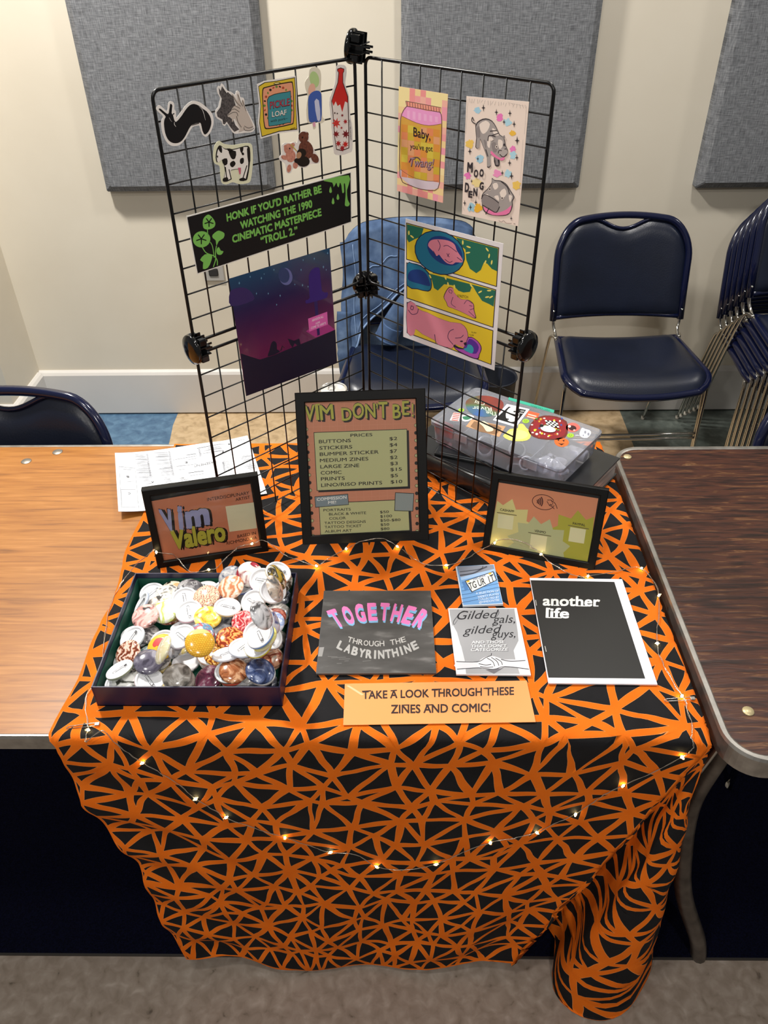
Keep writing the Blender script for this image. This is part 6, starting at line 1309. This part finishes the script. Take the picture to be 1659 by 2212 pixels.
# visible ones: px in the drawing frame, slope (nx, ny: + leans right / away), face up or back up
CBX = (190, 1200, .283303)
TBH = np.array(SURF['TB'][3]).reshape(3, 3)
def bpos(cx, cy):
    v = TBH @ np.array([190 + cx * .283303, 1200 + cy * .283303, 1]); x, y = v[0] / v[2], v[1] / v[2]
    return x * .972 - .000, -.684 + (y + .684) * .972     # lifted to the top of the heap
F_, B_ = 1, 0
VIS = [
 (480, 400, -.9, -.2, F_, 'beige', 'noise', ['#8a7a6c', '#c9b8a8', '#efe6dc'], 60, 'beige button half hidden under a tilted white-backed one at the left'),
 (440, 590, -.3, -.3, F_, 'darkrock', 'noise', ['#1c1a1c', '#5a5658', '#a9a4a2'], 60, 'black and grey button under the pink pig button'),
 (700, 655, .1, .0, F_, 'yellowfruit', 'noise', ['#d9b83c', '#f0e090', '#e8ded0'], 50, 'pale yellow button peeking out left of the red and blue one'),
 (445, 745, -.2, -.1, F_, 'teal', 'noise', ['#9fb8b4', '#cfdcd8', '#7a9490'], 50, 'pale teal button beneath the plum-coloured one'),
 (1000, 775, .0, -.2, F_, 'amber', 'wave', ['#7a3c10', '#d98a2c', '#f0c060'], 60, 'amber and brown button under the orange meat button'),
 (1095, 905, .1, -.2, F_, 'scarlet', 'noise', ['#c8402c', '#e0604a', '#b02a20'], 40, 'scarlet button near the front right of the box'),
 (1345, 235, .0, -.5, F_, 'rosy', 'noise', ['#7a4a44', '#c9a49a', '#efe0d8'], 60, 'small visible part of a rosy grey button at the back right of the heap'),
 (1235, 300, .1, -.3, F_, 'mist', 'noise', ['#8f8d90', '#d9d6d4', '#bdb8b6'], 50, 'misty grey button under the peach shell button'),
 (1040, 615, .2, -.3, F_, 'slate', 'noise', ['#5a5a60', '#74747a', '#8c8c90'], 40, 'slate grey button between the yellow flower and the orange meat buttons'),
 (1250, 900, .2, -.4, F_, 'ash', 'noise', ['#a8a4a0', '#d8d4d0', '#8a8684'], 50, 'ash grey button at the front right, behind the navy one'),
 (285, 975, -.15, -.20, F_, 'inkwhite', 'noise', ['#17181a', '#e8e8e4', '#f0f0ec', '#3a3c34'], 36, 'black and white button in the front left corner of the box'),
 (455, 980, .0, -.30, B_, 'w26', 'plain', ['#d8b8c0'], 0, ''),
 (690, 1000, .05, -.50, F_, 'taupe', 'noise', ['#7a7068', '#b8aea4', '#dcd6d0'], 40, 'taupe button nearest the front wall below the steel grey one'),
 (685, 945, .05, -.55, F_, 'pewter', 'noise', ['#5a5650', '#9a948c', '#d0ccc6'], 45, 'pewter button at the front, lower one of the grey pair'),
 (910, 985, .05, -.50, F_, 'aubergine', 'noise', ['#4a1c34', '#7a3a54', '#d8c8d0'], 45, 'aubergine and white button at the front below the corn button'),
 (1085, 935, .05, .30, B_, 'w27', 'plain', ['#7a6a60'], 0, ''),
 (1120, 990, .05, -.45, F_, 'toffee', 'noise', ['#4a2414', '#9a5a34', '#d8a880'], 45, 'toffee brown button at the front of the box'),
 (1325, 935, .10, -.35, B_, 'w28', 'plain', [RIMS[0]], 0, ''),
 (1320, 990, .05, -.45, F_, 'navyblue', 'noise', ['#1c2440', '#3a4870', '#8c98b8'], 36, 'navy blue button at the front right of the box'),
 (490, 250, -.12, -.05, B_, 'w1', 'plain', [RIMS[0]], 0, ''),
 (665, 228, .05, .02, F_, 'eagle', 'noise', ['#17140f', '#3a2c1c', '#efe4cc', '#c8a878'], 45, 'black and cream button at the back left of the heap'),
 (860, 235, -.05, -.05, B_, 'w2', 'plain', [RIMS[1]], 0, ''),
 (905, 232, .10, -.08, F_, 'chair', 'plain', ['#eceae6'], 0, 'white button with a black line drawing of a chair'),
 (1060, 238, -.10, -.10, B_, 'w3', 'plain', ['#d88aa0'], 0, ''),
 (1195, 240, .05, .10, B_, 'w4', 'plain', ['#8a9ad8'], 0, ''),
 (1130, 150, -.10, -.95, F_, 'bluegrey', 'noise', ['#3a4a66', '#a8a8ac', '#dedad6'], 50, 'blue and grey button leaning on the back wall of the box'),
 (1275, 140, .05, -1.0, F_, 'redwhite', 'noise', ['#ece6de', '#e8dfd6', '#8c2430', '#a83440'], 26, 'white and dark red button leaning on the back wall of the box'),
 (1485, 150, .00, -1.1, F_, 'rocks', 'wave', ['#4a3e30', '#8c8074', '#c9c2ba'], 45, 'grey-brown rocky button leaning in the back right corner of the box'),
 (1345, 295, -.35, -.25, B_, 'w5', 'plain', ['#e0a8c0'], 0, ''),
 (1480, 275, .15, -.25, B_, 'w6', 'plain', [RIMS[2]], 0, ''),
 (1275, 415, -.25, -.15, B_, 'w7', 'plain', [RIMS[0]], 0, ''),
 (1425, 495, .05, .22, B_, 'w8', 'plain', ['#9cc0e0'], 0, ''),
 (1425, 555, .05, .30, F_, 'maroon', 'noise', ['#5a1c18', '#8c3a30', '#c88a78'], 50, 'maroon button lying flat near the right wall of the box'),
 (1435, 620, .1, .05, F_, 'whiteblue', 'noise', ['#dfe2ea', '#8ca0cc', '#f0f0f4'], 40, 'white and blue button by the right wall of the box'),
 (1425, 395, .12, -.25, B_, 'w9', 'plain', [RIMS[3]], 0, ''),
 (1545, 380, 1.6, .0, F_, 'goldedge', 'noise', ['#c9a83c', '#2a2a2c', '#e8e0c8'], 50, 'black and gold button on edge against the right wall of the box'),
 (1530, 500, 1.8, .1, F_, 'greyedge', 'noise', ['#6a6a6c', '#c8b8a8', '#e8e4e0'], 50, 'grey button on edge at the right wall, below the black and gold one'),
 (630, 325, -.05, .05, F_, 'sketch', 'noise', ['#8c8a84', '#d8d2c8', '#efebe4', '#5a5854'], 50, 'grey and beige sketch button at the upper left of the heap'),
 (785, 345, .1, .1, B_, 'w10', 'plain', [RIMS[4]], 0, ''),
 (795, 300, -.05, .15, F_, 'charcoal', 'noise', ['#3a383c', '#6a686c', '#a8a6a8', '#4a484c'], 50, 'charcoal button with a shiny dome at the top of the heap, left of centre'),
 (752, 385, -.05, .00, B_, 'w11', 'plain', ['#dfe6c8'], 0, ''),
 (1105, 335, -.10, -.10, F_, 'peach', 'wave', ['#c98058', '#eec0a0', '#f4dcc8'], 28, 'peach shell-patterned button in the upper middle of the heap'),
 (920, 392, -.15, -.25, F_, 'beans', 'wave', ['#b06a58', '#e6c4b0', '#dcd8b4'], 110, 'pink and cream button with a lumpy bean pattern, in the middle of the heap'),
 (420, 385, -1.25, -.25, B_, 'w12', 'plain', [RIMS[5]], 0, ''),
 (600, 470, .10, -.20, F_, 'lime', 'noise', ['#f0f0ea', '#eceee0', '#c8d860', '#f0f0ea'], 30, 'white button streaked with lime green'),
 (735, 560, -.20, .02, B_, 'w13', 'plain', [RIMS[6]], 0, ''),
 (785, 485, .05, .15, B_, 'w14', 'plain', ['#c89aa8'], 0, ''),
 (450, 515, -.10, -.25, F_, 'pinkpig', 'noise', ['#2a2426', '#c08a84', '#ecc8c0', '#e0aca4'], 40, 'pink animal button with a dark corner near the left wall of the box'),
 (1210, 555, .05, -.20, F_, 'redmeat', 'wave', ['#b8303a', '#e05a5c', '#f2b4b0'], 55, 'bright red and pink marbled meat button right of centre'),
 (930, 545, -.05, -.20, F_, 'flower', 'noise', ['#b8843c', '#f0c040', '#f4e060', '#e8e0c8'], 45, 'yellow flower button in the middle of the heap'),
 (1075, 468, -.05, -.20, B_, 'w15', 'plain', ['#d8c8a0'], 0, ''),
 (350, 650, -.60, -.15, B_, 'w16', 'plain', [RIMS[1]], 0, ''),
 (585, 685, .00, -.25, B_, 'w17', 'plain', ['#d8a0a8'], 0, ''),
 (870, 675, -.05, -.05, F_, 'redblue', 'noise', ['#b82a34', '#d85058', '#5a90b0', '#e8c8c0'], 55, 'red, blue and white patterned button in the centre of the heap'),
 (1095, 680, -.25, -.20, F_, 'orangemeat', 'wave', ['#8c3018', '#d8642c', '#f0a860'], 45, 'orange cooked meat button right of the centre'),
 (1300, 682, .05, -.20, B_, 'w18', 'plain', ['#e0d8c8'], 0, ''),
 (305, 765, -.75, -.20, F_, 'brownwood', 'wave', ['#6a3020', '#a8684c', '#e0c8b8'], 40, 'shiny brown and red-brown button leaning on the left wall of the box'),
 (570, 735, .10, -.30, F_, 'pigdrawing', 'plain', ['#e8b83c'], 0, 'yellow button with a red pig drawing'),
 (1455, 740, .80, -.15, B_, 'w19', 'plain', ['#c8784c'], 0, ''),
 (1505, 700, 1.7, .0, F_, 'blueedge', 'noise', ['#3a5a98', '#e8eaf0', '#c8d0e0'], 40, 'blue and white button on edge at the right wall, lower down'),
 (690, 790, -1.2, -.25, F_, 'steel', 'noise', ['#3a3a3e', '#8c8c90', '#d8d8da'], 45, 'steel grey button tilted steeply left of the corn button'),
 (760, 800, -.70, -.20, B_, 'w20', 'plain', [RIMS[4]], 0, ''),
 (1075, 845, .0, .10, B_, 'w21', 'plain', ['#e0e0e8'], 0, ''),
 (475, 855, -.05, -.25, F_, 'plum', 'noise', ['#3a3644', '#5c5868', '#74707e', '#9a98a4'], 40, 'plum grey button like crumpled plastic near the front left'),
 (900, 862, .05, -.30, F_, 'corn', 'corn', ['#e8b83c', '#e0a830', '#b88420', '#c8cc84'], 0, 'yellow corn-cob button near the front of the heap'),
 (1205, 835, -.20, -.25, B_, 'w22', 'plain', ['#c8d0e0'], 0, ''),
 (1330, 855, -.75, -.10, B_, 'w23', 'plain', ['#e0d048'], 0, ''),
 (1375, 860, -.95, .05, F_, 'lemon', 'noise', ['#d8cc50', '#f0e890', '#e8e0b0'], 40, 'lemon yellow button tilted on edge at the front right'),
 (1415, 885, -.8, -.05, B_, 'w24', 'plain', ['#6a90c8'], 0, ''),
 (1465, 870, 1.5, .0, F_, 'snow', 'noise', ['#e8e8ea', '#c8c8cc', '#5a5a5c'], 40, 'white and grey button on edge at the front end of the right wall'),
 (255, 905, -.45, .25, B_, 'w25', 'plain', ['#8c9078'], 0, ''),
 (610, 890, -1.3, -.1, F_, 'cream', 'noise', ['#e8e4cc', '#d8d0a8', '#f0eee0'], 40, 'cream button standing on edge between the plum and corn buttons'),
]
placed = []
for (cx, cy, nx, ny, up, key, kind, cols, s_, lb) in VIS:
    x, y = bpos(cx, cy)
    st = math.hypot(nx, ny)
    r = make_button(key, kind, cols, s_, True, not up)
    if st < 1.05 and not (cx > 1500 and nx > 1): nx *= .75; ny *= .75
    x, y, z, nx, ny = settle(x, y, nx, ny, up, .30 if st < .8 else .12)
    spin = random.uniform(-1.3, 1.3) if not up else random.uniform(-.3, .3)
    pose(r, x, y, z, nx, ny, up, spin); placed.append((r, cx, cy, up, lb, x, y, z))
    if key == 'chair':
        bb = MB(); a2 = lambda p, q, w_=.0007: bb.tube([(p[0] * .001, p[1] * .001, .0044 - (p[0] ** 2 + p[1] ** 2) * 8.2e-6), (q[0] * .001, q[1] * .001, .0044 - (q[0] ** 2 + q[1] ** 2) * 8.2e-6)], w_, 5)
        for p, q in (((-9, 8), (-6, 2)), ((-9, 8), (8, 6)), ((8, 6), (7, 0)), ((-12, -2), (-2, -4)), ((-6, 2), (7, 0)), ((-10, 3), (-3, 3)), ((-6, 2), (-9, -5)), ((-2, -4), (0, -9)), ((7, 0), (12, -9)), ((3, 0), (7, -10)), ((-1, 0), (3, -11)), ((-9, 8), (-12, -2)), ((-4, 8), (-1, 0)), ((2, 7), (3, 0))): a2(p, q)
        bb.build('line_drawing', ink('#2a2a2c'), r)
    if key == 'pigdrawing':
        bb = MB()
        pts = [(p.x * .001, p.y * .001, .0046 - (p.x ** 2 + p.y ** 2) * 8.5e-6) for p in catmull([(-13, 2, 0), (-11, 9, 0), (-4, 12, 0), (4, 10, 0), (10, 8, 0), (13, 3, 0), (8, -1, 0), (4, 1, 0), (0, -3, 0), (-5, -2, 0), (-8, -5, 0), (-12, -3, 0)], 3, True)]
        bb.put(pts + [(0, .004, .0049)], [[i, (i + 1) % len(pts), len(pts)] for i in range(len(pts))], 0); bb.build('pig_drawing', ink('#c8302c'), r)
faces = [p for p in placed if p[3]]
seen = {}
short = lambda lb: lb.split(' button')[0].replace('small visible part of a ', '')
for (r, cx, cy, up, lb, x, y, z) in placed:
    if not up:
        near = sorted(faces, key=lambda q: (q[1] - cx) ** 2 + (q[2] - cy) ** 2)
        def rel(q):
            dx, dy = cx - q[1], cy - q[2]
            return ('right of' if dx > 0 else 'left of') if abs(dx) > abs(dy) else ('in front of' if dy > 0 else 'behind')
        for q in near:
            lb = 'white-backed pin button lying face down, just %s the %s button' % (rel(q), short(q[4]))
            if lb not in seen and len(lb.split()) <= 16: break
        seen[lb] = 1
    tag(r, lb, 'button', BG)

# ================================================================ FAIRY LIGHTS
WTOP = [(-0.441, 0.008, 0.7468), (-0.461, 0.063, 0.7468), (-0.456, 0.120, 0.7468), (-0.479, 0.234, 0.7468), (-0.476, 0.323, 0.7468), (-0.427, 0.354, 0.7834), (-0.421, 0.355, 0.7797), (-0.398, 0.359, 0.7711), (-0.387, 0.359, 0.7593), (-0.364, 0.340, 0.7468), (-0.333, 0.346, 0.7468), (-0.319, 0.352, 0.7468), (-0.293, 0.381, 0.7600), (-0.280, 0.386, 0.7667), (-0.261, 0.391, 0.7679), (-0.240, 0.396, 0.7707), (-0.202, 0.383, 0.7468), (-0.174, 0.368, 0.7468), (-0.145, 0.355, 0.7468), (-0.123, 0.377, 0.7468), (-0.095, 0.401, 0.7468), (-0.069, 0.418, 0.7495), (-0.048, 0.421, 0.7525), (-0.028, 0.422, 0.7526), (-0.003, 0.407, 0.7468), (0.019, 0.382, 0.7468), (0.043, 0.360, 0.7468), (0.083, 0.356, 0.7468), (0.117, 0.372, 0.7468), (0.148, 0.396, 0.7485), (0.170, 0.397, 0.7631), (0.181, 0.397, 0.7704), (0.207, 0.391, 0.7750), (0.231, 0.382, 0.7684), (0.249, 0.372, 0.7576), (0.276, 0.349, 0.7468), (0.307, 0.326, 0.7468), (0.324, 0.327, 0.7468), (0.374, 0.338, 0.7468), (0.420, 0.347, 0.7468), (0.433, 0.280, 0.7468), (0.402, 0.172, 0.7468), (0.402, 0.116, 0.7468), (0.411, 0.069, 0.7468), (0.412, 0.030, 0.7468), (0.405, -0.003, 0.7468)]
BTOP = [(-0.441, 0.008, 0.7468), (-0.456, 0.120, 0.7468), (-0.421, 0.355, 0.7797), (-0.333, 0.346, 0.7468), (-0.261, 0.391, 0.7679), (-0.145, 0.355, 0.7468), (-0.095, 0.401, 0.7468), (-0.003, 0.407, 0.7468), (0.083, 0.356, 0.7468), (0.170, 0.397, 0.7631), (0.249, 0.372, 0.7576), (0.324, 0.327, 0.7468), (0.420, 0.347, 0.7468), (0.433, 0.280, 0.7468), (0.402, 0.172, 0.7468), (0.411, 0.069, 0.7468)]
WFR = [(-0.415, 0.760), (-0.398, 0.736), (-0.370, 0.693), (-0.335, 0.653), (-0.307, 0.605), (-0.268, 0.555), (-0.227, 0.526), (-0.182, 0.499), (-0.151, 0.475), (-0.113, 0.450), (-0.071, 0.441), (-0.039, 0.407), (0.004, 0.397), (0.059, 0.417), (0.101, 0.456), (0.143, 0.487), (0.179, 0.498), (0.214, 0.512), (0.243, 0.539), (0.268, 0.561), (0.300, 0.608), (0.327, 0.638), (0.368, 0.679), (0.395, 0.715)]
BFR = [(-0.370, 0.693), (-0.307, 0.605), (-0.268, 0.555), (-0.182, 0.499), (-0.113, 0.450), (-0.039, 0.407), (0.059, 0.417), (0.143, 0.487), (0.214, 0.512), (0.268, 0.561), (0.327, 0.638), (0.395, 0.715)]

_g = [(drape(s_, t_)) for t_ in np.linspace(T1 + .001, T1 + .52, 110) for s_ in np.linspace(0, SW - .001, 150)]
_ga = np.array([(p.x, p.y, p.z) for p in _g])
def front(x, z):
    k = np.argsort((_ga[:, 0] - x) ** 2 + (_ga[:, 2] - z) ** 2)[:4]
    return Vector((x, float(_ga[k, 1].min()) - .0022, z))
wire_m = mat('silver_wire', '#c9c2b4', .25, .85)
led = mat('warm_white_led', '#fff2d0', .3, emit=('#ffdf9a', 42.0))
resin = glassy('clear_resin', '#ffffff', .8, .03)
fl = empty('string_lights', (0, 0, T), 0, 'string of tiny warm white lights on thin silver wire, looped over the tablecloth', 'string lights')
inv = Matrix.Translation((0, 0, -T))
top_path = [Vector(p) for p in WTOP]; fr_path = [front(x, z) for x, z in WFR]
path = catmull(top_path + [Vector((.405, -.014, .735))] + fr_path[::-1] + [Vector((-.44, -.010, .742)), top_path[0]], 6)
rnd = random.Random(2); path = [p + Vector((rnd.uniform(-1, 1), rnd.uniform(-.3, .3), rnd.uniform(0, .6))) * .0012 for p in path]
b = MB(); b.tube([inv @ p for p in path], .00042, 5)
b.tube([inv @ (p + Vector((.0016 * math.sin(i * .9), 0, .0010 * math.cos(i * .9)))) for i, p in enumerate(path)], .00036, 5)
b.build('wire', wire_m, fl)
proto = None
for p in [Vector(q) for q in BTOP] + [front(x, z) for x, z in BFR]:
    if proto is None:
        b = MB(); b.lathe([(0, -.0022), (.0013, -.0018), (.0019, 0), (.0013, .0018), (0, .0022)], 10); proto = b.build('bulb', led, fl)
        b = MB(); b.lathe([(0, -.0046), (.0022, -.0034), (.0032, 0), (.0022, .0034), (0, .0046)], 12); b.build('resin_drop', resin, proto); c = proto
    else: c = copy_tree(proto, fl)
    c.location = inv @ (p + Vector((0, -.001, .0012))); c.rotation_euler = (rnd.uniform(1.2, 1.9), 0, rnd.uniform(0, 3))
# safety pins holding the string at the two front corners of the cloth
for (x, y, a_, lb) in ((-.452, .012, .12, 'silver safety pin at the front left corner of the tablecloth'), (.405, .060, .05, 'silver safety pin at the front right corner of the tablecloth')):
    b = MB(); b.tube([(-.020, 0, 0), (.018, .001, 0), (.022, .002, 0), (.022, .005, 0), (.018, .006, 0), (-.018, .0035, .001), (-.0215, .002, 0), (-.020, 0, 0)], .0006, 5); b.box((.021, .0035, 0), (.007, .006, .0022), bev=.0008)
    tag(b.build('safety_pin', mat('pin_steel', '#b9b6b0', .25, .9), loc=(x, y, T + .0068), rz=a_), lb, 'safety pin')
bpy.context.view_layer.update()
